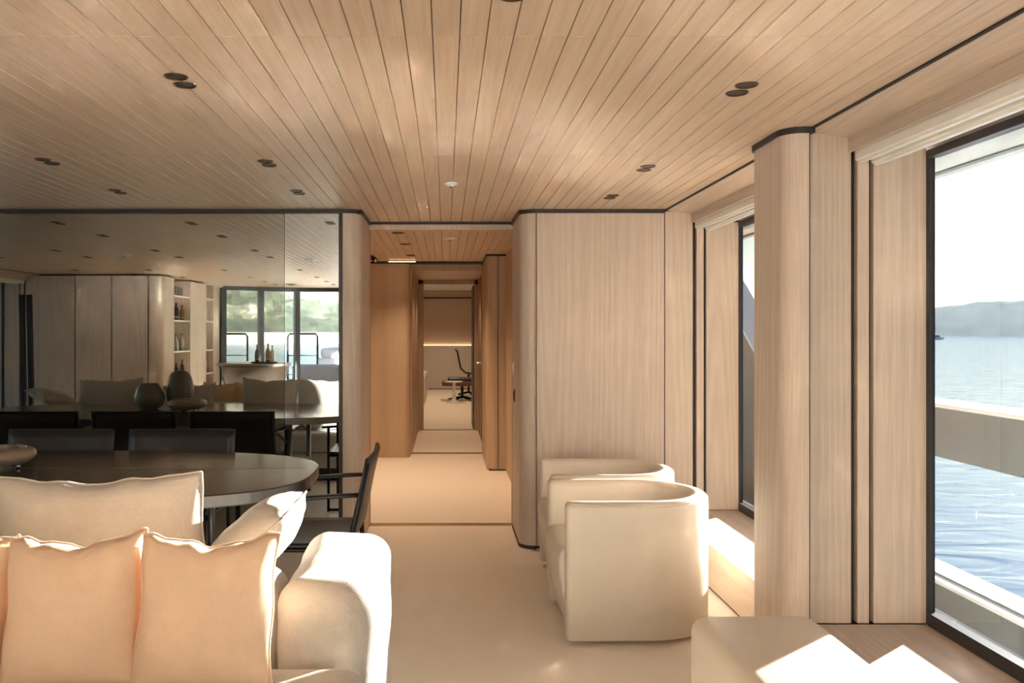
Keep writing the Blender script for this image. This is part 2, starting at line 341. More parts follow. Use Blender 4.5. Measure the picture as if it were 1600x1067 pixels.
# --- side walls with window bays; s=+1 starboard, -1 port
def sx(x, s): return x if s > 0 else mirx(x)
def sbox(name, x0, x1, y0, y1, z0, z1, mat, parent, s, bev=0.0):
    a, b = sorted((sx(x0, s), sx(x1, s))); return box(name, a, b, y0, y1, z0, z1, mat, parent, bev, 1)
bays = [(3.63, M), (-0.54, 3.33)]
wn = 0
for s, side in ((1, 'starboard'), (-1, 'port')):
    ws = sbox('wall_' + side, XG + 0.06, XG + 0.12, -3.4, 6.2, 2.07, 2.2, 'white_paint', None, s); struct(ws, 'header over the %s windows' % side)
    sbox('lower_wall', XG + 0.04, XG + 0.12, -3.4, 6.2, -0.9, 0.262, 'white_paint', ws, s)
    # header soffit, fascia, upper soffit
    pr = [(XW, 2.16), (1.56, 2.138), (1.56, 2.155), (XW, 2.178)]
    for nm, pp, mt in (('soffit', pr, 'wood_h'),
                       ('fascia', [(1.561, 2.082), (1.577, 2.082), (1.577, 2.15), (1.561, 2.15)], 'wood_h'),
                       ('recess_soffit', [(1.58, 2.098), (1.93, 2.098), (1.93, 2.12), (1.58, 2.12)], 'wood_h')):
        bm = bmesh.new(); pts = [(sx(x, s), z) for x, z in pp]
        A = [bm.verts.new((x, -3.4, z)) for x, z in pts]; B = [bm.verts.new((x, M, z)) for x, z in pts]
        for i in range(4): bm.faces.new((A[i], A[(i + 1) % 4], B[(i + 1) % 4], B[i]))
        bm.faces.new(A[::-1]); bm.faces.new(B); bmesh.ops.recalc_face_normals(bm, faces=bm.faces)
        meshobj(nm, bm, mt, ws)
    sbox('shadow_gap', XW - 0.012, XW + 0.03, -3.4, M, 2.162, 2.19, 'joint', ws, s)
    # pillar between the bays: core, jamb panels, rounded pilaster
    pi = sbox('pillar', XW + 0.02, XG + 0.012, 3.36, 3.60, 0, 2.2, 'joint', None, s); pi.name = 'wall_pillar_' + side; struct(pi, 'pillar between the two %s windows' % side)
    for a, b in JAMB:
        for y0, y1 in ((3.33, 3.362), (3.598, 3.63)):
            sbox('panel', a, b, y0, y1, 0.252, 2.155 if a < 1.5 else 2.095, 'wood_v', pi, s, 0.0015)
    xf = 1.30
    pa = [(1.391, 3.285)] + arc(xf + 0.07, 3.285 + 0.07, 0.07, -90, -180, 9) + arc(xf + 0.07, 3.675 - 0.07, 0.07, 180, 90, 9) + [(1.391, 3.675)]
    pa2 = [(sx(x, s), y) for x, y in pa]
    if s < 0: pa2 = pa2[::-1]
    prism('pilaster', pa2, 0.0, 2.145, 'wood_v', pi)
    prism('pilaster_joint', [(sx(x, s), y) for x, y in [(1.388, 3.295), (1.399, 3.295), (1.399, 3.665), (1.388, 3.665)]], 0, 2.15, 'joint', pi)
    cap = [(1.41, 3.275)] + arc(xf + 0.07, 3.285 + 0.07, 0.08, -90, -180, 9) + arc(xf + 0.07, 3.675 - 0.07, 0.08, 180, 90, 9) + [(1.41, 3.685)]
    prism('top_gap', [(sx(x, s), y) for x, y in cap], 2.145, 2.172, 'frame_black', pi)
    # aft pier of the near bay
    pj = sbox('pier', XW, XG + 0.1, -3.4, -0.57, 0, 2.2, 'wood_v', None, s); pj.name = 'wall_aft_' + side; struct(pj, 'panelled wall aft of the %s windows' % side)
    for a, b in JAMB: sbox('panel', a, b, -0.572, -0.54, 0.252, 2.155 if a < 1.5 else 2.095, 'wood_v', pj, s, 0.0015)
    for bi, (y0, y1) in enumerate(bays):
        wn += 1
        zt = 2.085; z0 = 0.252
        fr = sroot('window_%d' % wn, ('tall %s side window, ' % side) + ('forward bay' if bi == 0 else 'aft bay'))
        sbox('frame_post', XG - 0.006, XG + 0.016, y0, y0 + 0.022, z0, zt, 'frame_black', fr, s)
        sbox('frame_post', XG - 0.006, XG + 0.016, y1 - 0.022, y1, z0, zt, 'frame_black', fr, s)
        sbox('frame_sill', XG - 0.014, XG + 0.03, y0 + 0.022, y1 - 0.022, z0, z0 + 0.05, 'frame_black', fr, s)
        sbox('frame_head', XG - 0.014, XG + 0.03, y0 + 0.022, y1 - 0.022, zt - 0.03, zt, 'frame_black', fr, s)
        sbox('pane', XG + 0.006, XG + 0.014, y0 + 0.015, y1 - 0.015, z0 + 0.04, zt - 0.02, 'glass_salt' if s > 0 else 'glass', fr, s)
        # window bench
        where = {(1, 0): 'beside the tub chairs under the forward right window', (1, 1): 'under the large right window in the foreground',
                 (-1, 0): 'at the forward end of the left windows', (-1, 1): 'under the left window seen in the mirror'}[(s, bi)]
        wb = thing('window_bench', 'low ash window bench ' + where, 'bench', (0, 0, 0))
        sbox('bench_front', XW, XW + 0.02, y0 - (0.15 if bi == 0 else 0), y1 + (0.15 if bi else 0) - (0.0 if bi else 0.004), 0.02, 0.222, 'wood_h', wb, s, 0.001)
        sbox('bench_top', XW - 0.004, XG - 0.002, y0 + 0.002, y1 - 0.004, 0.224, 0.25, 'wood_h', wb, s, 0.002)
        sbox('plinth', XW + 0.015, XG, y0, y1 - 0.004, 0, 0.224, 'joint', wb, s)
        # blind cassettes
        nm = {(1, 0): 'forward right window beside the tub chairs', (1, 1): 'large right window in the foreground', (-1, 0): 'forward left window', (-1, 1): 'left window in the mirror'}[(s, bi)]
        for q, (xa, za) in enumerate(((1.585, 2.046), (1.648, 2.036))):
            rb = sbox('roller_blind', xa, xa + 0.045, y0 + 0.003, y1 - 0.003, za, za + 0.05, 'blind_white', None, s, 0.004)
            tag(rb, '%s white roller blind above the %s' % (('inner', 'outer')[q], nm), 'blind')
            sbox('hem_bar', xa + 0.012, xa + 0.03, y0 + 0.006, y1 - 0.006, za - 0.008, za - 0.0005, 'white_paint', rb, s)

# --- aft port block with niches
wa = sroot('wall_aft_block', 'panelled wall with shelf niches aft of the sofa'); wa.name = 'wall_aft'
YA = -0.54; XA = -3.80
box('core', -5.95, XA - 0.42, -3.5, YA - 0.03, 0, 2.2, 'joint', wa)
for a, b in ((-5.455, -4.98), (-4.964, -4.49), (-4.474, -3.998)): box('panel', a, b, YA - 0.03, YA, PB, PT, 'wood_v', wa, 0.0015, 1)
pth = [(-3.98, YA)] + arc(XA - 0.1, YA - 0.1, 0.1, 90, 0, 8) + [(XA, -1.03)]
meshobj('panel', bm_shellwall(pth, -0.03, PB, PT), 'wood_v', wa)
box('panel', XA - 0.03, XA, -2.20, -1.80, PB, PT, 'wood_v', wa)
box('panel', XA - 0.03, XA, -2.63, -2.206, PB, PT, 'wood_v', wa)
box('panel', XA - 0.03, XA, -3.5, -3.06, PB, PT, 'wood_v', wa)
for y0, y1, zz in ((-1.79, -1.04, (0.72, 1.12, 1.56, 1.91)), (-3.05, -2.64, (0.74, 1.11, 1.57, 1.93))):
    box('niche_back', XA - 0.42, XA - 0.40, y0, y1, PB, PT, 'wall_pale', wa)
    box('niche_side', XA - 0.40, XA, y0 - 0.012, y0, PB, PT, 'wood_v', wa); box('niche_side', XA - 0.40, XA, y1, y1 + 0.012, PB, PT, 'wood_v', wa)
    for z in zz: box('shelf', XA - 0.40, XA - 0.004, y0, y1, z - 0.02, z, 'white_paint', wa)
    box('niche_base', XA - 0.40, XA, y0, y1, PB, zz[0] - 0.25, 'wood_v', wa)

# --- aft glazing: angled port panes, then the wide doors
ga = sroot('window_5', 'aft glass doors with dark mullions')
def glaz(p, q, n):
    p, q = Vector(p), Vector(q); d = (q - p); L = d.length; ang = math.atan2(d.y, d.x)
    for i in range(n + 1):
        c = p + d * i / n
        box('mullion', -0.045, 0.045, -0.05, 0.05, 0, 2.14, 'frame_black', ga, 0, 2, False, (c.x, c.y, 0), (0, 0, ang))
    for i in range(n):
        c = p + d * (i + 0.5) / n; h = L / n / 2 - 0.045
        box('pane', -h, h, -0.006, 0.006, 0.03, 2.10, 'glass', ga, 0, 2, False, (c.x, c.y, 0), (0, 0, ang))
    c = (p + q) / 2
    box('head_rail', -L / 2, L / 2, -0.05, 0.05, 2.10, 2.2, 'frame_black', ga, 0, 2, False, (c.x, c.y, 0), (0, 0, ang))
glaz((-3.75, -3.48), (-2.62, -4.1), 2)
c0 = Vector((-2.62, -4.1))
box('head_rail', -2.6, 1.5, -4.15, -4.05, 2.10, 2.2, 'frame_black', ga)
glaz((-0.2, -4.1), (1.45, -3.6), 2)
acl = box('ceiling_aft', -3.9, 1.5, -4.2, -3.29, CEIL, 2.182, 'wood_ceiling', ceil)

# --- lobby and corridor beyond the doorway
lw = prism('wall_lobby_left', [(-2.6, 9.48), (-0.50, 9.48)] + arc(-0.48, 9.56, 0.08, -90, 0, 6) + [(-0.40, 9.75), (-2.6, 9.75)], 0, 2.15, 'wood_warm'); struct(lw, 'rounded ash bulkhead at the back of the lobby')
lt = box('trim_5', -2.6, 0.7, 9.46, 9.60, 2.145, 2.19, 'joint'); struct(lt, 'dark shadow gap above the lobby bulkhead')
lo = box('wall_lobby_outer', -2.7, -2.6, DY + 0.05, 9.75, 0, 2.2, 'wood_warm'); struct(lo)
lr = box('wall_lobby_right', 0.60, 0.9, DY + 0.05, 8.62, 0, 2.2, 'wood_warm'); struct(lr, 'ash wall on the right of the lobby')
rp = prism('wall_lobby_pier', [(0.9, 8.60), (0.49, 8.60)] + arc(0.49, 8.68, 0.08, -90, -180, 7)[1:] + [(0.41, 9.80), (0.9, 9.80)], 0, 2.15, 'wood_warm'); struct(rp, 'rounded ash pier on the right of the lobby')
box('joint', 0.518, 0.524, 8.594, 8.61, 0.01, 2.15, 'joint', rp)
box('top_gap', 0.40, 0.9, 8.58, 9.8, 2.15, 2.19, 'joint', rp)
box('toe_kick', 0.43, 0.9, 8.592, 9.0, 0.0, 0.012, 'joint', rp)
d2 = sroot('door_2', 'second doorway into the narrow corridor')
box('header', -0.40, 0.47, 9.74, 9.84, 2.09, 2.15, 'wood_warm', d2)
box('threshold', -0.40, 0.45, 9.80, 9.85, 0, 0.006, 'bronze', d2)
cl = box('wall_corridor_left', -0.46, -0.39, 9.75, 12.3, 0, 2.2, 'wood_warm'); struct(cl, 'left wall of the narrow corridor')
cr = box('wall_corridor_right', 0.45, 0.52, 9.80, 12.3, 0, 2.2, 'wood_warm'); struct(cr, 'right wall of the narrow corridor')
for y in (10.3, 10.9, 11.5): box('joint', 0.444, 0.452, y, y + 0.012, 0.01, 2.1, 'joint', cr)
box('door_handle', 0.40, 0.452, 11.2, 11.32, 0.98, 1.0, 'steel', cr)
cc = box('ceiling_corridor', -0.46, 0.52, 9.75, 12.3, 2.13, 2.2, 'wood_ceiling'); struct(cc, 'low ceiling of the narrow corridor')
d3 = sroot('door_3', 'open door at the end of the corridor')
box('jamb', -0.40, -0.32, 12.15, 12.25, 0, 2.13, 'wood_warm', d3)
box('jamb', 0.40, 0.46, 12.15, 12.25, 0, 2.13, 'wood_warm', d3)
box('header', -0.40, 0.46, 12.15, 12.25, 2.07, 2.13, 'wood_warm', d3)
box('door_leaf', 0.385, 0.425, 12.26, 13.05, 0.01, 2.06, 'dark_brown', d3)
box('threshold', -0.32, 0.4, 12.18, 12.22, 0, 0.006, 'bronze', d3)
# study at the end
ob = box('wall_study_back', -3.0, 3.0, 21.0, 21.2, 0, 2.6, 'wall_beige'); struct(ob, 'beige back wall of the far study')
box('wainscot', -3.0, 3.0, 20.93, 21.0, 0.02, 1.07, 'wall_pale', ob); box('top_rail', -3, 3, 20.95, 21.0, 2.22, 2.25, 'joint', ob)
box('light_strip', -3.0, 3.0, 20.955, 20.985, 1.071, 1.082, 'led_warm', ob)
for s_, nm in ((-1, 'left'), (1, 'right')):
    q = box('wall_study_' + nm, *( (-1.7, -1.6) if s_ < 0 else (1.8, 1.9)), 12.3, 21.0, 0, 2.5, 'wall_beige'); struct(q)
q = box('wall_study_front', -1.7, -0.46, 12.2, 12.3, 0, 2.42, 'wall_beige'); struct(q)
q = box('wall_study_front', 0.52, 1.9, 12.2, 12.3, 0, 2.42, 'wall_beige'); struct(q)
q = box('ceiling_study', -1.7, 1.9, 12.2, 21.2, 2.42, 2.5, 'white_paint'); struct(q, 'pale ceiling of the far study')
q = box('wall_study_lintel', -0.46, 0.52, 12.2, 12.3, 2.2, 2.42, 'wall_beige'); struct(q)

# ------------------------------------------------------------------ outside: bulwark, deck, sea, shores
XB = 3.95
bw = sroot('wall_bulwark_starboard', 'grey bulwark with white cap rail outside the right windows')
def bulwark(s, root):
    X0, X1 = XB, XB + 0.36
    top, gap1, gap0, bot = 0.811, 0.386, -0.605, -0.84
    sbox('band', X0, X1, -9, 8.2, gap1, top - 0.03, 'bulwark_grey', root, s)
    sbox('cap_rail', X0 - 0.01, X1 + 0.01, -9, 10.45, top - 0.03, top, 'white_gel', root, s, 0.004)
    sbox('sill', X0 - 0.01, X1 + 0.01, -9, 8.2, gap0 - 0.03, gap0, 'white_gel', root, s, 0.004)
    sbox('sill_bead', X0 + 0.09, X0 + 0.115, -9, 8.2, gap0, gap0 + 0.012, 'bulwark_grey', root, s)
    sbox('lower_band', X0, X1, -9, 8.2, -1.25, gap0 - 0.03, 'bulwark_grey', root, s)
    # solid rising part towards the bow
    bm = bmesh.new()
    pts = [(8.2, -1.2), (18, -1.2), (18, 3.1), (13.6, 2.85), (10.45, top - 0.03), (8.2, top - 0.03)]
    for xx in (X0, X1):
        pass
    A = [bm.verts.new((sx(X0, s), y, z)) for y, z in pts]; B = [bm.verts.new((sx(X1, s), y, z)) for y, z in pts]
    for i in range(len(pts)): bm.faces.new((A[i], A[(i + 1) % len(pts)], B[(i + 1) % len(pts)], B[i]))
    bm.faces.new(A); bm.faces.new(B[::-1]); bmesh.ops.recalc_face_normals(bm, faces=bm.faces)
    meshobj('bow_bulwark', bm, 'bulwark_dark', root)
    bm = bmesh.new(); pl = [(10.45, top - 0.03), (13.6, 2.85), (18, 3.1)]
    V = []
    for y, z in pl:
        V.append([bm.verts.new((sx(x, s), y, z + dz)) for x, dz in ((X0 - 0.012, 0.0), (X0 - 0.012, 0.035), (X1 + 0.012, 0.035), (X1 + 0.012, 0.0))])
    for a, b in zip(V, V[1:]):
        for i in range(4): bm.faces.new((a[i], a[(i + 1) % 4], b[(i + 1) % 4], b[i]))
    bm.faces.new(V[0]); bm.faces.new(V[-1][::-1]); bmesh.ops.recalc_face_normals(bm, faces=bm.faces)
    meshobj('bow_cap', bm, 'white_gel', root)
    for y in (-7.5, -6, -4.5, -3.0, -1.5, 0.0, 1.55, 2.9, 4.6):
        sbox('stanchion', X0 + 0.06, X0 + 0.12, y, y + 0.08, gap0, gap1, 'white_gel', root, s) if y < -1 else None
    for y in (0.6, 2.05, 2.32, 4.1, 5.5):
        sbox('seam_strip', X0 - 0.006, X0 + 0.0, y, y + 0.10, gap1, top - 0.03, 'bulwark_seam', root, s)
        sbox('seam_strip', X0 - 0.006, X0 + 0.0, y + 0.3, y + 0.40, bot, gap0 - 0.03, 'bulwark_seam', root, s)
plain('bulwark_dark', (0.10, 0.095, 0.09), 0.5, 0, 0.02, 40, 0.1)
plain('bulwark_seam', (0.14, 0.152, 0.152), 0.4)
bulwark(1, bw)
bwp = sroot('wall_bulwark_port', 'grey bulwark outside the left windows'); bulwark(-1, bwp)
for s, nm in ((1, 'starboard'), (-1, 'port')):
    dk = sbox('side_deck', XG + 0.12, XB + 0.36, -9, 18, -0.94, -0.84, 'deck_teak', None, s); dk.name = 'floor_side_deck_' + nm; struct(dk, 'teak side deck outside the %s windows' % nm)
    hl = sbox('hull', XB + 0.02, XB + 0.34, -9.5, 18, -2.9, -1.2, 'white_gel', None, s); hl.name = 'wall_hull_' + nm; struct(hl)
ad = box('floor_aft_deck', -7.4, 3.28, -10.5, -4.36, -0.12, -0.01, 'deck_teak'); struct(ad, 'teak aft deck outside the glass doors')

m, t, o = newmat('sea'); N, L = t.nodes, t.links
df = N.new('ShaderNodeBsdfDiffuse'); df.inputs[0].default_value = (0.015, 0.075, 0.15, 1)
p = N.new('ShaderNodeBsdfGlossy'); p.inputs['Roughness'].default_value = 0.11; p.inputs['Color'].default_value = (0.80, 0.90, 1, 1)
fz = N.new('ShaderNodeFresnel'); fz.inputs[0].default_value = 1.33
fm = N.new('ShaderNodeMath'); fm.operation = 'MULTIPLY'; fm.use_clamp = True; fm.inputs[1].default_value = 2.4; L.new(fz.outputs[0], fm.inputs[0])
fc = N.new('ShaderNodeMath'); fc.operation = 'MINIMUM'; fc.inputs[1].default_value = 0.65; L.new(fm.outputs[0], fc.inputs[0])
ms = N.new('ShaderNodeMixShader'); L.new(fc.outputs[0], ms.inputs[0]); L.new(df.outputs[0], ms.inputs[1]); L.new(p.outputs[0], ms.inputs[2]); L.new(ms.outputs[0], o.inputs[0])
tc = N.new('ShaderNodeTexCoord')
mp = N.new('ShaderNodeMapping'); mp.inputs['Rotation'].default_value = (0, 0, R(35)); mp.inputs['Scale'].default_value = (0.45, 1.25, 1); L.new(tc.outputs['Object'], mp.inputs[0])
n1 = N.new('ShaderNodeTexNoise'); n1.inputs['Scale'].default_value = 0.9; n1.inputs['Detail'].default_value = 2.2; n1.inputs['Roughness'].default_value = 0.5; n1.inputs['Distortion'].default_value = 0.8
L.new(mp.outputs[0], n1.inputs['Vector'])
b = N.new('ShaderNodeBump'); b.inputs['Strength'].default_value = 1.0; b.inputs['Distance'].default_value = 0.065
L.new(n1.outputs[0], b.inputs['Height']); L.new(b.outputs[0], p.inputs['Normal']); L.new(b.outputs[0], fz.inputs['Normal'])
bm = bmesh.new(); bmesh.ops.create_grid(bm, x_segments=2, y_segments=2, size=3500)
sea = meshobj('sea', bm, 'sea', None, False, (0, 0, -2.9)); struct(sea, 'rippled blue sea glittering in the sun')

m, t, o = newmat('far_shore'); N, L = t.nodes, t.links
p = N.new('ShaderNodeBsdfPrincipled'); L.new(p.outputs[0], o.inputs[0]); p.inputs['Roughness'].default_value = 0.9
tc = N.new('ShaderNodeTexCoord'); n1 = N.new('ShaderNodeTexNoise'); n1.inputs['Scale'].default_value = 0.02; n1.inputs['Detail'].default_value = 6
L.new(tc.outputs['Object'], n1.inputs['Vector'])
rp_ = N.new('ShaderNodeValToRGB'); rp_.color_ramp.elements[0].position = 0.42; rp_.color_ramp.elements[1].position = 0.62
rp_.color_ramp.elements[0].color = (0.05, 0.09, 0.05, 1); rp_.color_ramp.elements[1].color = (0.16, 0.18, 0.12, 1)
L.new(n1.outputs[0], rp_.inputs[0]); L.new(rp_.outputs[0], p.inputs['Base Color'])
m, t, o = newmat('hillside'); N, L = t.nodes, t.links
p = N.new('ShaderNodeBsdfPrincipled'); L.new(p.outputs[0], o.inputs[0]); p.inputs['Roughness'].default_value = 0.9
tc = N.new('ShaderNodeTexCoord')
n1 = N.new('ShaderNodeTexNoise'); n1.inputs['Scale'].default_value = 0.045; n1.inputs['Detail'].default_value = 8; n1.inputs['Roughness'].default_value = 0.68
L.new(tc.outputs['Object'], n1.inputs['Vector'])
sep = N.new('ShaderNodeSeparateXYZ'); L.new(tc.outputs['Object'], sep.inputs[0])
hz = N.new('ShaderNodeMath'); hz.operation = 'MULTIPLY_ADD'; hz.inputs[1].default_value = 0.004; L.new(sep.outputs[2], hz.inputs[0]); L.new(n1.outputs[0], hz.inputs[2])
rp_ = N.new('ShaderNodeValToRGB'); e = rp_.color_ramp.elements
e[0].position = 0.42; e[0].color = (0.010, 0.015, 0.010, 1); e[1].position = 0.72; e[1].color = (0.19, 0.175, 0.155, 1)
x = e.new(0.56); x.color = (0.026, 0.034, 0.022, 1); x = e.new(0.64); x.color = (0.068, 0.072, 0.055, 1)
L.new(hz.outputs[0], rp_.inputs[0])
bch = N.new('ShaderNodeMath'); bch.operation = 'LESS_THAN'; bch.inputs[1].default_value = 1.6; L.new(sep.outputs[2], bch.inputs[0])
mx = N.new('ShaderNodeMix'); mx.data_type = 'RGBA'; L.new(bch.outputs[0], mx.inputs[0]); L.new(rp_.outputs[0], mx.inputs[6]); mx.inputs[7].default_value = (0.24, 0.22, 0.19, 1)
L.new(mx.outputs[2], p.inputs['Base Color'])
def ridge(name, mat, org, along, up_, L_, depth, nx, ny, hf, rough):
    """heightfield strip: along = unit vector of the shore line, up_ = inland"""
    bm = bmesh.new(); G = []
    for j in range(ny + 1):
        row = []
        for i in range(nx + 1):
            a = (i / nx - 0.5) * L_; d = depth * j / ny
            p_ = Vector(org) + Vector(along) * a + Vector(up_) * d
            z = hf(a, d) if j else -1.0
            p_.z = org[2] + z; row.append(bm.verts.new(p_))
        G.append(row)
    for j in range(ny):
        for i in range(nx): bm.faces.new((G[j][i], G[j][i + 1], G[j + 1][i + 1], G[j + 1][i]))
    bmesh.ops.recalc_face_normals(bm, faces=bm.faces)
    return meshobj(name, bm, mat, None, False)
def hf1(a, d):
    n = mnoise.fractal(Vector((a * 0.0022, d * 0.004, 3.3)), 1.0, 2.0, 5); t = mnoise.noise(Vector((a * 0.03, d * 0.03, 9)))
    return max(0.2, min(1, d / 120) * (50 + 16 * n + 6 * t))
az = R(35); inl = Vector((math.sin(az), math.cos(az), 0)); alg = Vector((math.cos(az), -math.sin(az), 0))
fs = ridge('far_shore', 'far_shore', tuple(inl * 1500 + Vector((0, 0, -2.9))), alg, inl, 2600, 260, 260, 12, hf1, 1); struct(fs, 'hazy wooded shore across the water')
def hf2(a, d):
    n = mnoise.fractal(Vector((a * 0.01, d * 0.012, 7.7)), 1.0, 2.0, 6); t = mnoise.noise(Vector((a * 0.12, d * 0.12, 2)))
    return max(0.3, (0.9 if d < 9 else 0) + max(0, d - 9) * 0.62 + min(1, d / 60) * (24 * n + 3.5 * t))
az2 = R(196); inl2 = Vector((math.sin(az2), math.cos(az2), 0)); alg2 = Vector((math.cos(az2), -math.sin(az2), 0))
hs = ridge('hillside', 'hillside', tuple(inl2 * 330 + Vector((0, 0, -2.9))), alg2, inl2, 900, 260, 260, 70, hf2, 1); struct(hs, 'sunlit rocky hillside with trees behind the boat')

# haze over the water in front of the far shore
m, t, o = newmat('sea_haze'); N, L = t.nodes, t.links
vs = N.new('ShaderNodeVolumeScatter'); vs.inputs['Color'].default_value = (0.72, 0.87, 1.0, 1); vs.inputs['Density'].default_value = 0.00012; vs.inputs['Anisotropy'].default_value = 0.35
L.new(vs.outputs[0], o.inputs['Volume'])
bm = bm_box(-1400, 1400, 750, 1490, 0, 90)
hzo = meshobj('haze', bm, 'sea_haze', None, False, (0, 0, -2.8), (0, 0, -az)); struct(hzo, 'pale sea haze in front of the far shore'); hzo['kind'] = 'stuff'; hzo['category'] = 'haze'

# small motor yacht far out
by = thing('motor_yacht', 'small white motor yacht far out on the water', 'boat', (math.sin(R(29.8)) * 640, math.cos(R(29.8)) * 640, -2.9), R(20))
bm = bmesh.new()
hull = [(-6, 1.6), (-6, -1.6), (2, -1.6), (6.5, 0), (2, 1.6)]
bm = bm_prism(hull, -0.3, 1.5)
for v in bm.verts:
    if v.co.z < 0: v.co.x *= 0.88; v.co.y *= 0.8
meshobj('hull', bm, 'white_gel', by)
meshobj('cabin', bm_prism([(-3.5, 1.2), (-3.5, -1.2), (1.2, -1.2), (2.6, 0), (1.2, 1.2)], 1.5, 2.7), 'bulwark_grey', by)
box('flybridge', -3.2, 0.2, -1.0, 1.0, 2.7, 3.1, 'white_gel', by, 0.1)

# ------------------------------------------------------------------ ceiling fittings
def downlight(x, y, label, group=None):
    t = thing('twin_downlight', label, 'downlight', (x, y, CEIL), 0, group)
    for dy in (-0.045, 0.045):
        r = meshobj('trim_ring', bm_lathe([(0.0365, 0.004), (0.0365, -0.0025), (0.034, -0.004), (0.030, -0.0035), (0.030, 0.002)], 28), 'bronze', t, True, (0, dy, 0))
        meshobj('lens', bm_lathe([(0.0005, -0.0012), (0.030, -0.0012), (0.030, 0.003), (0.0005, 0.003)], 28), 'dark_brown', r)
    return t
rows = {-0.83: [(2.68, 'large near pair over the sofa, left half of the ceiling'), (3.98, 'middle pair of three above the table end'), (4.80, 'farthest pair above the table end near the narrow mirror')],
        -1.83: [(3.94, 'left pair of the row above the dining table'), (4.78, 'pair over the dining table closest to the bronze mirror')],
        0.955: [(2.77, 'large near pair on the right half of the ceiling'), (4.10, 'middle pair of three above the tub chairs'), (4.96, 'farthest pair above the tub chairs by the ash bulkhead')]}
for x, l in rows.items():
    for y, lb in l: downlight(x, y, 'dark bronze twin downlight, ' + lb)
downlight(0.155, 1.955, 'dark bronze twin downlight at the very top edge, centre of the ceiling')
ORD = ['first', 'second', 'third', 'fourth', 'fifth', 'sixth']
for i, x in enumerate((-1.83, -2.78, -3.73, -4.65)):
    for j, y in enumerate((4.8, 4.0, 2.75, 2.03, 0.2, -1.2)):
        if x == -1.83 and y > 3: continue
        downlight(x, y, 'twin downlight in the bronze mirror, %s row from its top, %s from its right' % (ORD[j], ORD[i]), 'downlights seen in the mirror')
for i, x in enumerate((-0.83, -1.83, -2.78)):
    for j, y in enumerate((-2.2, -3.0)):
        downlight(x, y, 'mirrored twin downlight by the aft doors, %s row, %s from the right' % (('nearer', 'farther')[j], ORD[i]), 'downlights by the aft doors')
def detector(x, y, r, mat, label, z=CEIL):
    t = thing('smoke_detector', label, 'detector', (x, y, z))
    meshobj('base', bm_lathe([(r, 0.003), (r, -0.006), (r * 0.92, -0.010), (r * 0.55, -0.012)], 28), mat, t, True)
    meshobj('head', bm_lathe([(r * 0.5, -0.010), (r * 0.5, -0.016), (r * 0.42, -0.019), (0.001, -0.020)], 20), mat, t, True)
    meshobj('sensor_eye', bm_lathe([(r * 0.22, -0.018), (r * 0.22, -0.023), (0.001, -0.024)], 12), 'dark_brown', t)
detector(0.024, 4.51, 0.035, 'plastic_white', 'small white ceiling sensor in front of the doorway')
detector(0.035, 7.13, 0.055, 'plastic_white', 'white round detector on the lobby ceiling')
detector(0.03, 7.9, 0.02, 'plastic_white', 'tiny sensor behind the round lobby detector')
detector(-3.26, 2.28, 0.075, 'plastic_white', 'round detector above the sofa seen in the bronze mirror')
detector(-1.44, 1.76, 0.075, 'plastic_white', 'round white detector seen in the narrow mirror strip')
detector(-2.5, -2.9, 0.09, 'bronze', 'dark dome on the ceiling by the aft doors')
for k, (x, y) in enumerate(((-0.38, 6.75), (-0.36, 7.6), (-0.36, 8.7))):
    t = thing('lobby_downlight', ['nearest', 'middle', 'farthest'][k] + ' of three dark lobby downlights on the left', 'downlight', (x, y, CEIL))
    meshobj('trim_ring', bm_lathe([(0.05, 0.004), (0.05, -0.004), (0.04, -0.006), (0.04, 0.002)], 24), 'bronze', t, True)
    meshobj('lens', bm_lathe([(0.0005, -0.002), (0.04, -0.002), (0.04, 0.003), (0.0005, 0.003)], 24), 'led_warm' if k == 9 else 'dark_brown', t)

# lamps that the lobby, corridor and study really have (warm recessed spots)
def spot(loc, e, size=R(120), blend=0.8, col=(1.0, 0.74, 0.49), r=0.04, name='recessed_spot'):
    d = bpy.data.lights.new(name, 'SPOT'); d.energy = e; d.spot_size = size; d.spot_blend = blend; d.color = col; d.shadow_soft_size = r
    o = bpy.data.objects.new(name, d); C.objects.link(o); o.location = loc; return o
for y in (6.8, 7.7, 8.8): spot((0.03 - 0.39, y, CEIL - 0.02), 30)
spot((-1.5, 8.2, CEIL - 0.02), 30)
for y in (10.3, 11.4): spot((0.03, y, 2.1), 12)
for y in (13.6, 15.5, 17.5, 19.6): spot((0.0, y, 2.40), 42, col=(1.0, 0.74, 0.5))
lk = box('light_track', -0.62, -0.33, 9.40, 9.42, 2.125, 2.131, 'led_warm'); lk.location = (0, -0.15, 0.02); tag(lk, 'short warm light strip under the lobby ceiling', 'light strip')

ts = thing('track_spot', 'little chrome track spotlight at the left end of the lobby light strip', 'spotlight', (-0.74, 8.72, 2.168))
meshobj('stem', bm_tube([(0, 0, 0), (0, 0, -0.03)], 0.008, 8), 'steel', ts, True)
meshobj('head', bm_tube([(-0.02, 0.03, -0.02), (0.03, -0.05, -0.055)], 0.024, 12), 'black_metal', ts, True)
meshobj('lens', bm_tube([(0.03, -0.05, -0.055), (0.033, -0.055, -0.057)], 0.019, 12), 'steel', ts, True)
# wall switches on the rounded pier
for y, z, mt, lb in ((5.98, 1.13, 'plastic_white', 'small white switch plate on the doorway pier'), (5.90, 0.95, 'bronze', 'small dark lock plate below the white switch on the pier')):
    t = thing('switch_plate' if mt != 'bronze' else 'lock_plate', lb, 'switch' if mt != 'bronze' else 'lock', (DX1 - 0.001, y, z))
    box('plate', -0.006, 0.0, -0.022, 0.022, -0.045, 0.045, mt, t, 0.002); box('rocker', -0.010, -0.006, -0.012, 0.012, -0.028, 0.028, mt, t, 0.002)

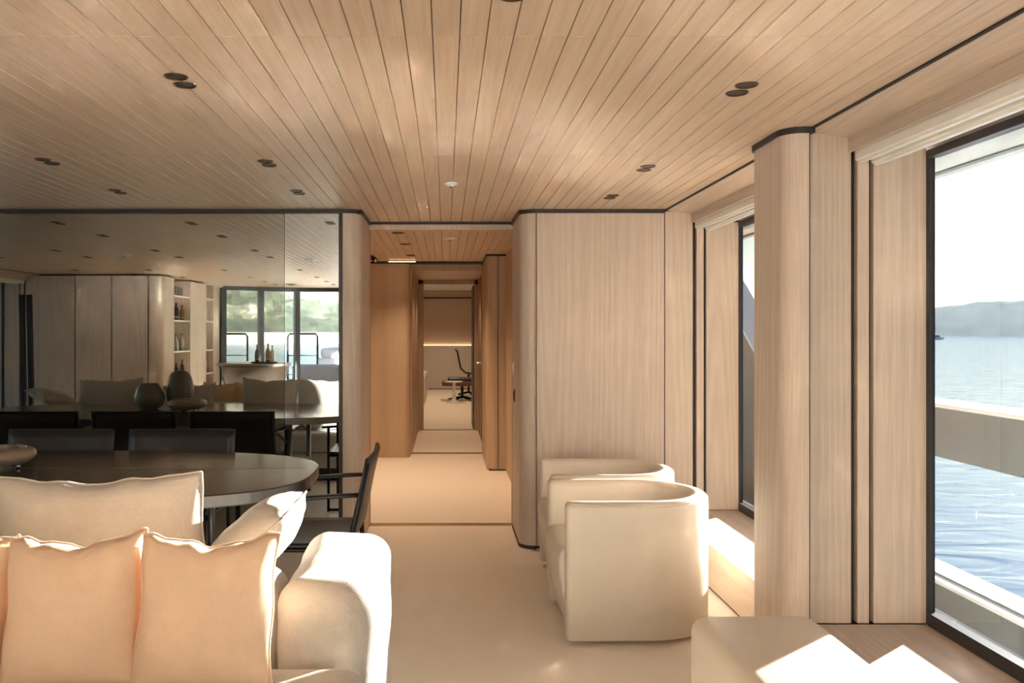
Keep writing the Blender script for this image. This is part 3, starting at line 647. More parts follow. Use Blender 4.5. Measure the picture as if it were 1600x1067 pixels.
# ------------------------------------------------------------------ tub chairs
def make_tub(label, loc, rz):
    """opening faces local -X; footprint about 0.70 x 0.66"""
    t = thing('tub_chair', label, 'armchair', loc, rz, 'cream tub chairs')
    W = 0.33; th = 0.085; H = 0.634; xf = -0.33; xc = 0.03
    P = [(xf + (xc - xf) * i / 6, -W) for i in range(6)] + arc(xc, 0, W, -90, 90, 28) + [(xc - (xc - xf) * i / 6, W) for i in range(1, 7)]
    # cross-section: n inward offset, z
    def section(shrink):
        r = 0.032; z0 = 0.03; sec = []
        lo, hi = 0 + shrink, th - shrink; zt = H - shrink; zb = z0 + shrink * 0.3; r = max(0.008, r - shrink * 0.3)
        sec += [(lo, zb), (lo, zt - r)] + [(lo + r - r * math.cos(R(a)), zt - r + r * math.sin(R(a))) for a in (22, 45, 67, 90)]
        sec += [(hi - r + r * math.sin(R(a)), zt - r + r * math.cos(R(a))) for a in (0, 22, 45, 67, 90)] + [(hi, zb)]
        return sec
    n = len(P); bm = bmesh.new(); rings = []
    items = []
    for i in range(n):
        a, b_ = Vector(P[max(0, i - 1)]), Vector(P[min(n - 1, i + 1)]); d = (b_ - a).normalized(); inw = Vector((-d.y, d.x))
        items.append((Vector(P[i]), inw, d, 0.0))
    first, last = items[0], items[-1]
    pre = [(first[0] - first[2] * o_, first[1], first[2], s_) for o_, s_ in ((0.022, 0.022), (0.0185, 0.010), (0.010, 0.003))]
    post = [(last[0] + last[2] * o_, last[1], last[2], s_) for o_, s_ in ((0.010, 0.003), (0.0185, 0.010), (0.022, 0.022))]
    for p_, inw, d, s_ in pre + items + post:
        rings.append([bm.verts.new((p_.x + inw.x * nn, p_.y + inw.y * nn, z)) for nn, z in section(s_)])
    for a, b_ in zip(rings, rings[1:]):
        for k in range(len(a)): bm.faces.new((a[k], a[(k + 1) % len(a)], b_[(k + 1) % len(a)], b_[k]))
    bm.faces.new(rings[0][::-1]); bm.faces.new(rings[-1]); bmesh.ops.recalc_face_normals(bm, faces=bm.faces)
    sh = meshobj('shell', bm, 'leather_cream', t, True)
    # piping along the outer top edge
    pts = []
    for p_, inw, d, s_ in items: pts.append((p_.x + inw.x * 0.004, p_.y + inw.y * 0.004, H - 0.020))
    meshobj('piping', bm_tube(pts, 0.003, 6), 'leather_cream', sh, True)
    # seat block with a bulging front
    wi = W - th + 0.004; bm = bmesh.new(); rings = []
    prof = [(0.03, -0.02, -0.006), (0.05, -0.005, 0.0), (0.15, 0.015, 0.0), (0.28, 0.045, 0.0), (0.36, 0.052, 0.0), (0.395, 0.040, -0.006), (0.412, 0.012, -0.02), (0.418, -0.03, -0.05)]
    for z, bulge, sh_ in prof:
        loop = []
        for q in range(-6, 7):
            yy = wi * q / 6; loop.append((xf - bulge * (1 - 0.25 * (q / 6) ** 2), yy * (1 + sh_)))
        loop += [(x_ , y_) for x_, y_ in arc(xc, 0, wi + sh_, 90, -90, 14)]
        rings.append([bm.verts.new((x_, y_, z)) for x_, y_ in loop])
    for a, b_ in zip(rings, rings[1:]):
        for k in range(len(a)): bm.faces.new((a[k], a[(k + 1) % len(a)], b_[(k + 1) % len(a)], b_[k]))
    bm.faces.new(rings[0]); bm.faces.new(rings[-1][::-1]); bmesh.ops.recalc_face_normals(bm, faces=bm.faces)
    meshobj('seat', bm, 'leather_cream', t, True)
    meshobj('swivel_base', bm_lathe([(0.20, 0.0), (0.20, 0.02), (0.06, 0.028), (0.06, 0.032)], 28), 'dark_brown', t)
    return t
make_tub('cream tub chair nearest the camera, beside the window bench', (0.875, 4.09, 0), R(1))
make_tub('cream tub chair behind the nearest one, before the ash bulkhead', (0.905, 4.80, 0), R(-1))
pf = thing('pouf', 'cream upholstered pouf in the bottom right corner', 'pouf', (1.045, 2.45, 0))
bm = bm_rbox(-0.215, 0.215, -0.5, 0.5, 0.04, 0.42, 0.055, 7)
meshobj('cushion_block', bm, 'leather_cream', pf, True); box('foot_plinth', -0.16, 0.16, -0.44, 0.44, 0, 0.042, 'dark_brown', pf)

# ------------------------------------------------------------------ pillows
def bm_pillow(wd, ht, th, seed, n=26, sag=0.03, corner=0.055):
    bm = bmesh.new(); rnd = random.Random(seed); ph = [rnd.uniform(0, 6) for _ in range(6)]
    F, B = [], []
    for side in (1, -1):
        G = []
        for j in range(n + 1):
            row = []
            for i in range(n + 1):
                u, v = -1 + 2 * i / n, -1 + 2 * j / n
                u_, v_ = math.sin(u * math.pi / 2) * 0.35 + u * 0.65, math.sin(v * math.pi / 2) * 0.35 + v * 0.65
                ex = 1 - corner * (1 - v_ ** 2) * abs(u_) ** 3; ey = 1 - corner * (1 - u_ ** 2) * abs(v_) ** 3
                x = u_ * wd / 2 * ex; z = v_ * ht / 2 * ey
                edge = max(0.0, (1 - u_ ** 4)) ** 0.6 * max(0.0, (1 - v_ ** 4)) ** 0.6
                e2 = max(0.0, (1 - u_ * u_)) ** 0.5 * max(0.0, (1 - v_ * v_)) ** 0.5
                y = side * th / 2 * (0.55 * edge + 0.45 * e2)
                p = Vector((x * 7 + seed * 2.3, side * 1.7, z * 7))
                wr = mnoise.noise(p) * 0.010 + mnoise.noise(p * 2.3) * 0.005
                # radiating creases at the corners and the top hem
                cr = 0.006 * math.sin(14 * u_ + 5 * v_ + ph[0]) * max(0, v_) ** 4 * (1 - u_ ** 6)
                y += side * (wr + cr) * min(1, edge * 1.4)
                hem = 0.005 * math.sin(5.2 * u_ + ph[1]) + 0.004 * math.sin(11 * u_ + ph[2]) + 0.002 * math.sin(19 * u_ + ph[3])
                if v_ > 0: z += (hem - sag * (1 - u_ ** 2) ) * v_ ** 4
                x += (0.003 * math.sin(6 * v_ + ph[4])) * abs(u_) ** 4
                row.append((x, y, z))
            G.append(row)
        (F if side > 0 else B).extend(G)
    VF = [[bm.verts.new(c) for c in r] for r in F]
    VB = [[VF[j][i] if i in (0, n) or j in (0, n) else bm.verts.new(B[j][i]) for i in range(n + 1)] for j in range(n + 1)]
    for V, fl_ in ((VF, 1), (VB, 0)):
        for j in range(n):
            for i in range(n):
                q = (V[j][i], V[j][i + 1], V[j + 1][i + 1], V[j + 1][i]); bm.faces.new(q if not fl_ else q[::-1])
    bmesh.ops.recalc_face_normals(bm, faces=bm.faces); return bm, [VF[n][i].co.copy() for i in range(n + 1)], [VF[j][n].co.copy() for j in range(n + 1)], [VF[j][0].co.copy() for j in range(n + 1)]
def pillow(label, wd, ht, th, loc, rot, mat, seed, group=None, sag=0.03, corner=0.055, name='throw_pillow'):
    bm, top, rt, lf = bm_pillow(wd, ht, th, seed, sag=sag, corner=corner)
    o = meshobj(name, bm, mat, None, True, loc, rot); tag(o, label, 'cushion', group)
    o.location = loc
    seam = meshobj('seam', bm_join(bm_tube(top, 0.0035, 5), bm_tube(rt, 0.0035, 5), bm_tube(lf, 0.0035, 5)), mat, o, True)
    return o

# ------------------------------------------------------------------ island sofa
sf = thing('island_sofa', 'large cream linen back to back sofa in the foreground left', 'sofa', (0, 0, 0))
SX0, SX1 = -3.95, -0.19
box('plinth', SX0 + 0.06, SX1 - 0.07, 1.45, 2.93, 0, 0.12, 'dark_brown', sf)
bm = bm_rbox(SX0, SX1 - 0.004, 1.36, 3.0, 0.12, 0.27, 0.03, 4); meshobj('base', bm, 'linen_cream', sf, True)
bm = bm_rbox(SX0, SX1 - 0.27, 2.32, 2.62, 0.27, 0.695, 0.085, 7); meshobj('backrest', bm, 'linen_cream', sf, True)
for xa, xb in ((SX1 - 0.28, SX1), (SX0, SX0 + 0.28)):
    bm = bm_rbox(xa, xb, 2.30, 3.01, 0.20, 0.70, 0.085, 8)
    bmesh.ops.subdivide_edges(bm, edges=[e for e in bm.edges if e.calc_length() > 0.15], cuts=8, use_grid_fill=True)
    wrinkle(bm, 0.012, 7, 3)
    meshobj('arm', bm, 'linen_cream', sf, True)
xs = [SX0 + 0.285, -2.50, -1.48, SX1 - 0.285]
for xa, xb in zip(xs, xs[1:]):
    bm = bm_rbox(xa + 0.004, xb - 0.004, 2.63, 3.03, 0.27, 0.45, 0.05, 6); meshobj('seat_cushion', bm, 'linen_cream', sf, True)
xs = [SX0, -2.7, -1.45, SX1 - 0.012]
for xa, xb in zip(xs, xs[1:]):
    bm = bm_rbox(xa + 0.004, xb - 0.004, 1.34, 2.28, 0.27, 0.505, 0.06, 6); meshobj('seat_cushion', bm, 'linen_cream', sf, True)

BIG = 'big cream back cushions'
LB = R(11)
pillow('big cream linen back cushion in the foreground, right end of the sofa', 0.665, 0.50, 0.17, (-1.087, 2.715, 0.695), (LB, R(-1.5), 0), 'linen_white', 1, BIG, 0.02, 0.03, 'back_cushion')
pillow('big cream back cushion second from the right, seen in the mirror', 0.53, 0.50, 0.17, (-1.697, 2.715, 0.695), (LB, R(1), 0), 'linen_white', 2, BIG, 0.02, 0.03, 'back_cushion')
pillow('big cream cushion at the far left of the sofa in the mirror', 0.61, 0.50, 0.17, (-3.225, 2.715, 0.695), (LB, R(-1), 0), 'linen_white', 3, BIG, 0.02, 0.03, 'back_cushion')
pillow('square white pillow right of the tall vase in the mirror', 0.40, 0.46, 0.14, (-2.43, 2.72, 0.685), (LB, R(2), 0), 'linen_white', 4)
pillow('tilted cream pillow partly behind the small vase in the mirror', 0.36, 0.44, 0.14, (-2.74, 2.84, 0.675), (R(16), R(-9), R(4)), 'linen_white', 5)
lp = pillow('white linen pillow leaning on the sofa arm', 0.42, 0.345, 0.18, (-0.616, 2.77, 0.712), (0, 0, 0), 'linen_white', 6, None, 0.0, 0.02)
lp.rotation_euler = Matrix(((0, -0.667, 0.745), (1, 0, 0), (0, 0.745, 0.667))).to_euler()   # edge-on to the camera, leaning towards the arm
pillow('cream pillow draped over the left sofa arm in the mirror', 0.40, 0.36, 0.13, (-3.74, 2.80, 0.765), (R(-78), R(10), R(40)), 'linen_white', 8)
PE = 'peach pillows along the near side of the sofa'
for k, (x, lb, tl, yw) in enumerate(((-0.597, 'peach cotton pillow at the right end of the near row', 1.5, 4), (-0.925, 'middle one of the three peach pillows in the foreground', -1.5, 3),
                              (-1.258, 'peach pillow cut by the left edge of the picture', 1.0, 4), (-1.98, 'right hand peach pillow in the cushion gap of the mirror image', -1, -3), (-2.32, 'left hand peach pillow in the cushion gap of the mirror image', 2, -3))):
    pillow(lb, 0.338, 0.375, 0.15, (x, 2.135, 0.69), (R(-13), R(tl), R(yw)), 'cotton_peach', 20 + k, PE, 0.02, 0.05)

# ------------------------------------------------------------------ dining table
TC = (-2.20, 3.92); TZ = 0.745
dt = thing('dining_table', 'long dark oval dining table with glossy top', 'table', (TC[0], TC[1], 0))
def superell(a, b, n, e):
    out = []
    for k in range(n):
        th = 2 * math.pi * k / n; c, s_ = math.cos(th), math.sin(th)
        out.append((a * math.copysign(abs(c) ** (2 / e), c), b * math.copysign(abs(s_) ** (2 / e), s_)))
    return out
A_, B_ = 1.60, 0.72
bm = bmesh.new(); rings = []
for ins, z in ((0.05, TZ - 0.055), (0.004, TZ - 0.052), (0.0, TZ - 0.047), (0.0, TZ - 0.004), (0.003, TZ - 0.0008), (0.008, TZ)):
    rings.append([bm.verts.new((x, y, z)) for x, y in superell(A_ - ins, B_ - ins, 96, 3.0)])
for a, b_ in zip(rings, rings[1:]):
    for k in range(96): bm.faces.new((a[k], a[(k + 1) % 96], b_[(k + 1) % 96], b_[k]))
bm.faces.new(rings[0][::-1]); bm.faces.new(rings[-1])
tt = meshobj('tabletop', bm, 'wood_table', dt)
tt.data.materials.append(MATS['gunmetal'])
for p_ in tt.data.polygons:
    zs = [tt.data.vertices[v].co.z for v in p_.vertices]
    if min(zs) < TZ - 0.03 and len(p_.vertices) == 4: p_.material_index = 1
box('inlay_line', -A_ + 0.1, A_ - 0.06, 0.10, 0.106, TZ, TZ + 0.0006, 'gunmetal', tt)
for xx in (-1.0, 1.0):
    box('apron', xx - 0.03, xx + 0.03, -0.5, 0.5, TZ - 0.10, TZ - 0.055, 'gunmetal', dt)
    for yy in (-0.46, 0.46):
        meshobj('leg', bm_tube([(xx, yy, TZ - 0.06), (xx, yy, 0.0)], 0.020, 12), 'gunmetal', dt, True)
        meshobj('brace', bm_tube([(xx - 0.18 * (1 if xx > 0 else -1), yy, TZ - 0.06), (xx, yy, TZ - 0.22)], 0.011, 8), 'gunmetal', dt, True)
    meshobj('stretcher', bm_tube([(xx, -0.46, 0.30), (xx, 0.46, 0.30)], 0.010, 8), 'gunmetal', dt, True)
meshobj('stretcher', bm_tube([(-1.0, 0, 0.30), (1.0, 0, 0.30)], 0.010, 8), 'gunmetal', dt, True)
# table ware
def vase(name, label, cat, prof, loc, mat):
    o = meshobj(name, bm_lathe(prof, 40), mat, None, True, loc); return tag(o, label, cat)
def vprof(pts):  # smooth by Catmull-Rom
    out = []
    for i in range(len(pts) - 1):
        p0, p1, p2, p3 = [Vector(pts[max(0, min(len(pts) - 1, k))]) for k in (i - 1, i, i + 1, i + 2)]
        for q in range(5):
            u = q / 5
            v = 0.5 * ((2 * p1) + (p2 - p0) * u + (2 * p0 - 5 * p1 + 4 * p2 - p3) * u * u + (3 * p1 - p0 - 3 * p2 + p3) * u ** 3); out.append((max(0.001, v.x), v.y))
    out.append(tuple(pts[-1])); return out
vase('ceramic_vase', 'short round grey green vase on the dining table, seen in the mirror', 'vase',
     vprof([(0.06, 0), (0.10, 0.03), (0.122, 0.09), (0.105, 0.16), (0.072, 0.212)]) + [(0.066, 0.213), (0.09, 0.15), (0.05, 0.02)], (-2.47, 3.80, TZ), 'ceramic_grey')
vase('ceramic_vase', 'tall egg shaped grey green vase on the dining table, seen in the mirror', 'vase',
     vprof([(0.06, 0), (0.098, 0.04), (0.113, 0.12), (0.108, 0.21), (0.078, 0.29), (0.04, 0.318)]) + [(0.034, 0.318), (0.07, 0.28), (0.05, 0.03)], (-2.24, 3.72, TZ), 'ceramic_grey')
bw_ = thing('footed_bowl', 'low tan ceramic bowl on little feet, left edge of the table', 'bowl', (-2.09, 4.02, TZ))
meshobj('bowl', bm_lathe(vprof([(0.07, 0.018), (0.12, 0.026), (0.155, 0.055), (0.148, 0.085), (0.115, 0.098)]) + [(0.108, 0.094), (0.13, 0.07), (0.08, 0.04)], 40), 'ceramic_tan', bw_, True)
for k in range(5):
    a = k * 2 * math.pi / 5; meshobj('foot', bm_lathe([(0.007, 0), (0.011, 0.008), (0.008, 0.022)], 10, 0.085 * math.cos(a), 0.085 * math.sin(a)), 'steel', bw_, True)

# ------------------------------------------------------------------ dining chairs (facing local -Y)
def make_chair(label, loc, rz):
    t = thing('dining_chair', label, 'chair', loc, rz, 'black leather dining chairs')
    hw = 0.285
    # backrest: leather slab wrapped round two posts, slightly concave, raked
    def slab(z0, z1, y0, y1, wd, th, bow):
        bm = bmesh.new(); nx, nz = 14, 6; F, B = [], []
        for side, S in ((0, F), (1, B)):
            for j in range(nz + 1):
                r = []
                for i in range(nx + 1):
                    u = -1 + 2 * i / nx; v = j / nz
                    y = y0 + (y1 - y0) * v + bow * (1 - u * u) + side * th
                    if abs(u) > 0.93: y += (0.01 if side == 0 else -0.008)
                    r.append(bm.verts.new((u * wd, y, z0 + (z1 - z0) * v + (0.006 * math.sin(9 * u) * (1 - v) * 0.5))))
                S.append(r)
        for S, f in ((F, 1), (B, 0)):
            for j in range(nz):
                for i in range(nx):
                    q = (S[j][i], S[j][i + 1], S[j + 1][i + 1], S[j + 1][i]); bm.faces.new(q if f else q[::-1])
        for j in range(nz):
            bm.faces.new((F[j][0], F[j + 1][0], B[j + 1][0], B[j][0])); bm.faces.new((F[j][nx], B[j][nx], B[j + 1][nx], F[j + 1][nx]))
        for i in range(nx):
            bm.faces.new((F[0][i], B[0][i], B[0][i + 1], F[0][i + 1])); bm.faces.new((F[nz][i], F[nz][i + 1], B[nz][i + 1], B[nz][i]))
        bmesh.ops.recalc_face_normals(bm, faces=bm.faces); return bm
    bk = meshobj('backrest', slab(0.50, 0.828, 0.235, 0.30, hw + 0.018, 0.022, 0.020), 'leather_black', t, True)
    # seat sling
    bm = bmesh.new(); n = 12; T_, Bt = [], []
    for j in range(n + 1):
        rt_, rb_ = [], []
        for i in range(n + 1):
            u, v = -1 + 2 * i / n, j / n; z = 0.455 - 0.025 * (1 - u * u) * (1 - (2 * v - 1) ** 2)
            x, y = u * (hw - 0.015), -0.26 + 0.50 * v
            rt_.append(bm.verts.new((x, y, z))); rb_.append(bm.verts.new((x, y, z - 0.03)))
        T_.append(rt_); Bt.append(rb_)
    for S, f in ((T_, 1), (Bt, 0)):
        for j in range(n):
            for i in range(n):
                q = (S[j][i], S[j][i + 1], S[j + 1][i + 1], S[j + 1][i]); bm.faces.new(q if f else q[::-1])
    for k in range(n):
        bm.faces.new((T_[0][k], Bt[0][k], Bt[0][k + 1], T_[0][k + 1])); bm.faces.new((T_[n][k], T_[n][k + 1], Bt[n][k + 1], Bt[n][k]))
        bm.faces.new((T_[k][0], T_[k + 1][0], Bt[k + 1][0], Bt[k][0])); bm.faces.new((T_[k][n], Bt[k][n], Bt[k + 1][n], T_[k + 1][n]))
    bmesh.ops.recalc_face_normals(bm, faces=bm.faces); meshobj('seat', bm, 'leather_black', t, True)
    for s_ in (-1, 1):
        x = s_ * (hw - 0.004)
        meshobj('leg', bm_tube([(x, -0.25, 0), (x, -0.25, 0.645)], 0.011, 8), 'black_metal', t, True)
        meshobj('leg', bm_tube([(x, 0.255, 0), (x, 0.235, 0.44), (x, 0.262, 0.56), (x, 0.318, 0.81)], 0.012, 8), 'black_metal', t, True)
        ar = [(x, -0.30, 0.648), (x, -0.2, 0.655), (x, 0.0, 0.652), (x, 0.16, 0.665), (x, 0.275, 0.67)]
        bm = bmesh.new(); V = []
        for (ax, ay, azz), wd_ in zip(ar, (0.016, 0.024, 0.018, 0.020, 0.014)):
            V.append([bm.verts.new((ax + dx * wd_, ay, azz + dz)) for dx, dz in ((-1, 0), (-0.7, 0.009), (0.7, 0.009), (1, 0), (0.7, -0.008), (-0.7, -0.008))])
        for a, b_ in zip(V, V[1:]):
            for k in range(6): bm.faces.new((a[k], a[(k + 1) % 6], b_[(k + 1) % 6], b_[k]))
        bm.faces.new(V[0][::-1]); bm.faces.new(V[-1]); bmesh.ops.recalc_face_normals(bm, faces=bm.faces)
        meshobj('armrest', bm, 'leather_black', t, True)
        meshobj('side_rail', bm_tube([(x, -0.25, 0.43), (x, 0.24, 0.43)], 0.010, 8), 'black_metal', t, True)
        meshobj('floor_rail', bm_tube([(x, -0.25, 0.012), (x, 0.255, 0.012)], 0.010, 8), 'black_metal', t, True)
    meshobj('front_rail', bm_tube([(-hw, -0.25, 0.43), (hw, -0.25, 0.43)], 0.010, 8), 'black_metal', t, True)
    return t
ch = make_chair('black leather dining chair on the mirror side, nearest the doorway', (-1.51, 4.60, 0), 0)
for x, lb in ((-2.20, 'black leather dining chair in the middle of the mirror side'), (-2.89, 'third black leather dining chair, visible only in the mirror')):
    c = copy_tree(ch); c.location = (x, 4.60, 0); c['label'] = lb
c = copy_tree(ch); c.location = (-0.66, 4.03, 0); c.rotation_euler = (0, 0, R(-90)); c['label'] = 'black leather dining chair at the right end of the table'

# ------------------------------------------------------------------ things seen through the mirror
fl_ = thing('floor_lamp', 'pair of tall slanting black bars standing by the left window, seen in the mirror', 'floor lamp', (-5.05, 0.6, 0))
for dx, tx in ((-0.03, -0.07), (0.06, 0.02)):
    bm = bm_prism([(-0.026, -0.026), (0.026, -0.026), (0.026, 0.026), (-0.026, 0.026)], 0.0, 1.84)
    for v in bm.verts:
        v.co.x += dx + (tx - dx) * v.co.z / 1.84
    meshobj('bar', bm, 'black_metal', fl_)
box('base', -0.16, 0.16, -0.12, 0.12, 0, 0.02, 'black_metal', fl_, 0.004)
br = thing('bar_counter', 'dark rounded bar counter by the aft glass doors', 'bar', (-2.95, -2.3, 0))
def oval(a, b, n=40): return [(a * math.cos(2 * math.pi * k / n), b * math.sin(2 * math.pi * k / n)) for k in range(n)]
bm = bmesh.new(); rings = []
for f_, z in ((0.62, 0.0), (0.66, 0.2), (0.78, 0.55), (0.93, 0.85), (0.98, 0.88)):
    rings.append([bm.verts.new((x, y, z)) for x, y in oval(0.56 * f_, 0.34 * f_)])
for a, b_ in zip(rings, rings[1:]):
    for k in range(40): bm.faces.new((a[k], a[(k + 1) % 40], b_[(k + 1) % 40], b_[k]))
bm.faces.new(rings[0][::-1]); bm.faces.new(rings[-1]); meshobj('body', bm, 'dark_brown', br, True)
meshobj('counter_top', bm_prism(oval(0.58, 0.36), 0.88, 0.915), 'gunmetal', br)
tr = thing('serving_tray', 'dark tray on the bar counter', 'tray', (-2.80, -2.25, 0.915))
meshobj('dish', bm_lathe([(0.19, 0.0), (0.21, 0.02), (0.20, 0.02), (0.185, 0.008)], 28), 'bronze', tr); box('handle', -0.04, 0.04, 0.19, 0.23, 0.012, 0.022, 'bronze', tr)
def bottle(loc, h, r, mat, label, group):
    o = thing('bottle', label, 'bottle', loc, 0, group)
    meshobj('glass_body', bm_lathe(vprof([(r * 0.96, 0), (r, 0.01), (r, h * 0.58), (r * 0.55, h * 0.72), (r * 0.34, h * 0.80), (r * 0.34, h * 0.94)]), 14), mat, o, True)
    meshobj('stopper', bm_lathe([(r * 0.4, h * 0.93), (r * 0.4, h), (0.002, h)], 10), 'bronze', o)
    meshobj('paper_label', bm_lathe([(r * 1.02, h * 0.18), (r * 1.02, h * 0.45)], 14), 'label_cream', o, True)
def goblet(loc, h, r, label, group):
    o = thing('drinking_glass', label, 'glass', loc, 0, group)
    meshobj('bowl', bm_lathe([(r * 0.3, h * 0.05), (r * 0.8, h * 0.2), (r, h), (r * 0.93, h), (r * 0.7, h * 0.22)], 14), 'glass', o, True)
    meshobj('base', bm_lathe([(r * 0.7, 0), (r * 0.7, h * 0.03), (r * 0.3, h * 0.06)], 14), 'steel', o)
for dx, dy, h, mt in ((-0.10, 0.03, 0.27, 'bottle_dark'), (0.07, 0.05, 0.29, 'bottle_amber'), (0.12, -0.04, 0.26, 'bottle_clear')):
    bottle((-2.80 + dx, -2.25 + dy, 0.924), h, 0.036, mt, {'bottle_dark': 'dark bottle on the bar tray', 'bottle_amber': 'amber bottle on the bar tray', 'bottle_clear': 'clear bottle on the bar tray'}[mt], 'bottles on the bar tray')
for k, (dx, dy) in enumerate(((-0.01, -0.10), (-0.01, 0.02), (-0.10, -0.07))): goblet((-2.80 + dx, -2.25 + dy, 0.924), 0.15, 0.034, 'clear tumbler on the bar tray, ' + ('at its aft rim', 'in its middle', 'at its left rim')[k], 'glasses on the bar tray')
rr = random.Random(5)
for z, hh in ((1.12, 0.3), (1.56, 0.26), (0.72, 0.27)):
    for k in range(5):
        mt = rr.choice(['bottle_dark', 'bottle_amber', 'bottle_clear']); lv = {1.12: 'middle', 1.56: 'upper', 0.72: 'lowest'}[z]
        bottle((XA - 0.10 - 0.12 * (k % 2), -1.72 + 0.14 * k, z), hh * rr.uniform(0.75, 1.0), rr.uniform(0.03, 0.04), mt, '%s bottle on the %s niche shelf in the mirror, %s from the right' % (mt[7:], lv, ORD[k]), 'bottles in the shelf niche')
for k in range(4): goblet((XA - 0.12, -1.70 + 0.17 * k, 1.91), 0.14, 0.04, 'drinking glass on the top niche shelf in the mirror, %s from the right' % ORD[k], 'glasses in the shelf niche')
for z, n in ((1.11, 4), (1.57, 3), (0.74, 5)):
    y = -3.03
    for k in range(n):
        d = rr.uniform(0.025, 0.045); h = rr.uniform(0.2, 0.28)
        bk = thing('book', 'upright book on the %s shelf of the narrow niche, %s from the right' % ({1.11: 'middle', 1.57: 'upper', 0.74: 'lowest'}[z], ORD[k]), 'book', (XA - 0.10, y, z), 0, 'books in the narrow niche')
        box('cover', -0.16, 0.0, 0.001, d, 0, h, rr.choice(['book_grey', 'book_white', 'book_brown']), bk, 0.002, 1); box('pages', -0.155, 0.002, 0.004, d - 0.003, 0.003, h - 0.004, 'book_white', bk)
        y += d + 0.004

# aft deck furniture
osf = thing('outdoor_sofa', 'grey and white outdoor sofa on the aft deck', 'sofa', (-1.6, -5.6, 0))
meshobj('backrest', bm_rbox(-1.3, 1.3, 0.1, 0.45, 0.10, 0.78, 0.06, 4), 'outdoor_grey', osf, True); meshobj('seat', bm_rbox(-1.3, 1.3, -0.7, 0.1, 0.10, 0.45, 0.05, 4), 'outdoor_grey', osf, True)
box('foot_plinth', -1.2, 1.2, -0.6, 0.4, -0.01, 0.11, 'bulwark_dark', osf)
sp = thing('sun_pad', 'white sun pad platform at the stern', 'sun pad', (-1.0, -8.0, 0))
box('platform', -1.7, 2.0, -0.9, 0.9, 0, 0.85, 'white_gel', sp, 0.03); meshobj('mattress', bm_rbox(-1.65, 1.95, -0.85, 0.85, 0.85, 1.05, 0.06, 4), 'outdoor_white', sp, True)
for x0, x1, y, lb in ((-3.35, -2.72, -7.2, 'dark tubular rail frame left of the stern sun pad'), (-4.75, -4.25, -7.4, 'dark tubular rail frame at the far left of the aft deck')):
    rl = thing('stern_rail', lb, 'rail', (x0, y, 0)); wd = x1 - x0
    meshobj('hoop', bm_tube([(0, 0, 0), (0, 0, 1.30), (0.04, 0, 1.36), (wd - 0.04, 0, 1.36), (wd, 0, 1.30), (wd, 0, 0)], 0.022, 8), 'frame_black', rl, True)
    for z in (0.5, 0.9): meshobj('cross_bar', bm_tube([(0, 0, z), (wd, 0, z)], 0.012, 6), 'steel', rl, True)
ct = thing('deck_locker', 'low dark locker with white lid on the aft deck', 'locker', (-4.5, -6.4, 0))
box('body', -0.5, 0.5, -0.3, 0.3, 0, 0.75, 'bulwark_dark', ct, 0.02); box('lid', -0.52, 0.52, -0.32, 0.32, 0.75, 0.80, 'white_gel', ct, 0.01)

# ------------------------------------------------------------------ study furniture, far end
st = thing('pedestal_table', 'small white pedestal table at the far end of the corridor', 'table', (0.16, 17.0, 0))
meshobj('foot', bm_lathe([(0.17, 0), (0.17, 0.015), (0.05, 0.04), (0.035, 0.10)], 24), 'plastic_white', st, True)
meshobj('stem', bm_lathe([(0.035, 0.06), (0.032, 0.40)], 16), 'plastic_white', st, True); meshobj('top', bm_lathe([(0.001, 0.40), (0.16, 0.405), (0.17, 0.42), (0.001, 0.42)], 28), 'plastic_white', st)
lc = thing('lounge_ottoman', 'brown shell lounge ottoman with dark cushion behind the pedestal table', 'ottoman', (0.33, 17.6, 0))
bm = bm_rbox(-0.42, 0.3, -0.25, 0.25, 0.30, 0.40, 0.045, 5); meshobj('wood_shell', bm, 'wood_lounge', lc, True)
bm = bm_rbox(-0.30, 0.29, -0.23, 0.23, 0.38, 0.47, 0.04, 5); meshobj('cushion', bm, 'leather_black', lc, True)
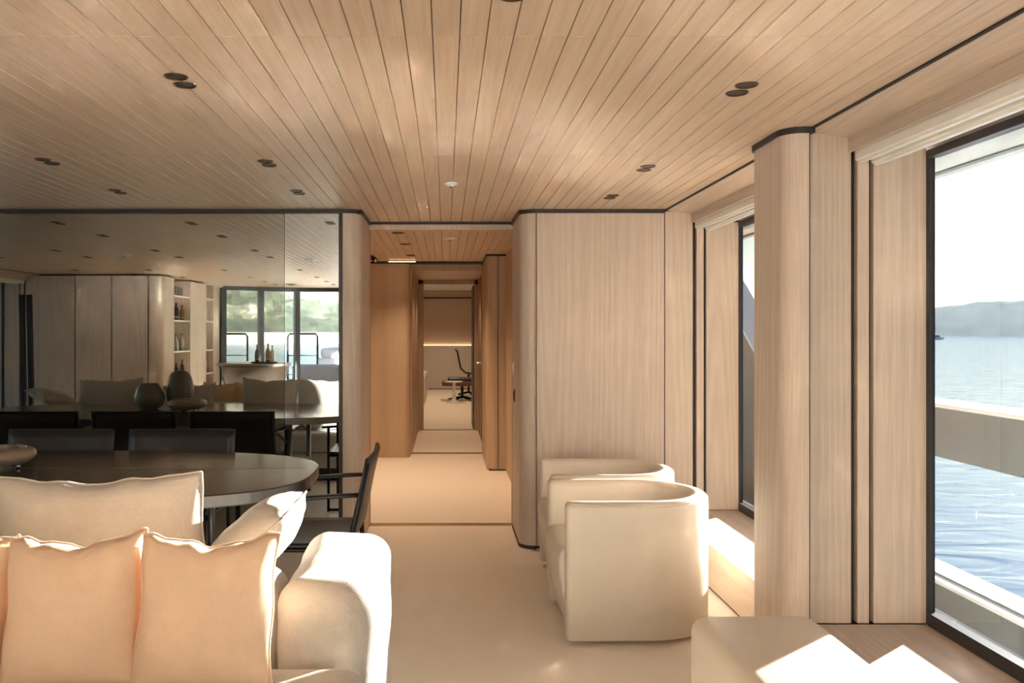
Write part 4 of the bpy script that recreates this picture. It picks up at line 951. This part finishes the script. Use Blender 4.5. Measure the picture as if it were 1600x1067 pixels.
meshobj('stem', bm_lathe([(0.03, 0.05), (0.03, 0.31)], 12), 'black_metal', lc)
for k in range(5):
    a = k * 2 * math.pi / 5 + 0.3; meshobj('foot_arm', bm_tube([(0, 0, 0.07), (0.30 * math.cos(a), 0.30 * math.sin(a), 0.016)], [0.025, 0.014], 8), 'black_metal', lc, True)
dc = thing('desk_chair', 'black shell desk chair at the desk in the study', 'chair', (0.50, 19.0, 0))
bm = bm_tube([(-0.30, 0, 1.02), (-0.25, 0, 0.97), (-0.22, 0, 0.8), (-0.18, 0, 0.6), (-0.08, 0, 0.50), (0.12, 0, 0.47), (0.24, 0, 0.48)], 0.022, 8)
bmesh.ops.scale(bm, vec=(1, 10, 1), verts=bm.verts); meshobj('shell', bm, 'leather_black', dc, True)
meshobj('stem', bm_lathe([(0.025, 0.06), (0.025, 0.46)], 12), 'black_metal', dc)
for k in range(5):
    a = k * 2 * math.pi / 5; meshobj('foot_arm', bm_tube([(0, 0, 0.07), (0.28 * math.cos(a), 0.28 * math.sin(a), 0.016)], [0.025, 0.014], 8), 'black_metal', dc, True)
dk = thing('study_desk', 'desk at the right of the study', 'desk', (1.25, 19.0, 0))
box('desktop', -0.62, 0.5, -0.6, 0.6, 0.72, 0.75, 'dark_brown', dk, 0.005); box('drawer_unit', 0.0, 0.45, -0.5, 0.5, 0, 0.72, 'wall_pale', dk, 0.005); box('leg', -0.58, -0.55, -0.55, -0.52, 0, 0.72, 'black_metal', dk)
cb = thing('low_cabinet', 'low pale cabinet at the left of the study', 'cabinet', (-0.62, 17.6, 0))
box('body', -0.2, 0.2, -1.2, 1.2, 0.03, 0.55, 'wall_pale', cb, 0.004); box('door', 0.2, 0.212, -1.15, -0.02, 0.06, 0.52, 'wall_pale', cb); box('door', 0.2, 0.212, 0.02, 1.15, 0.06, 0.52, 'wall_pale', cb)
sk = box('speaker', -0.75, -0.50, 17.2, 17.45, 0.55, 0.80, 'leather_black', None, 0.01); tag(sk, 'small black box standing on the low study cabinet', 'speaker')
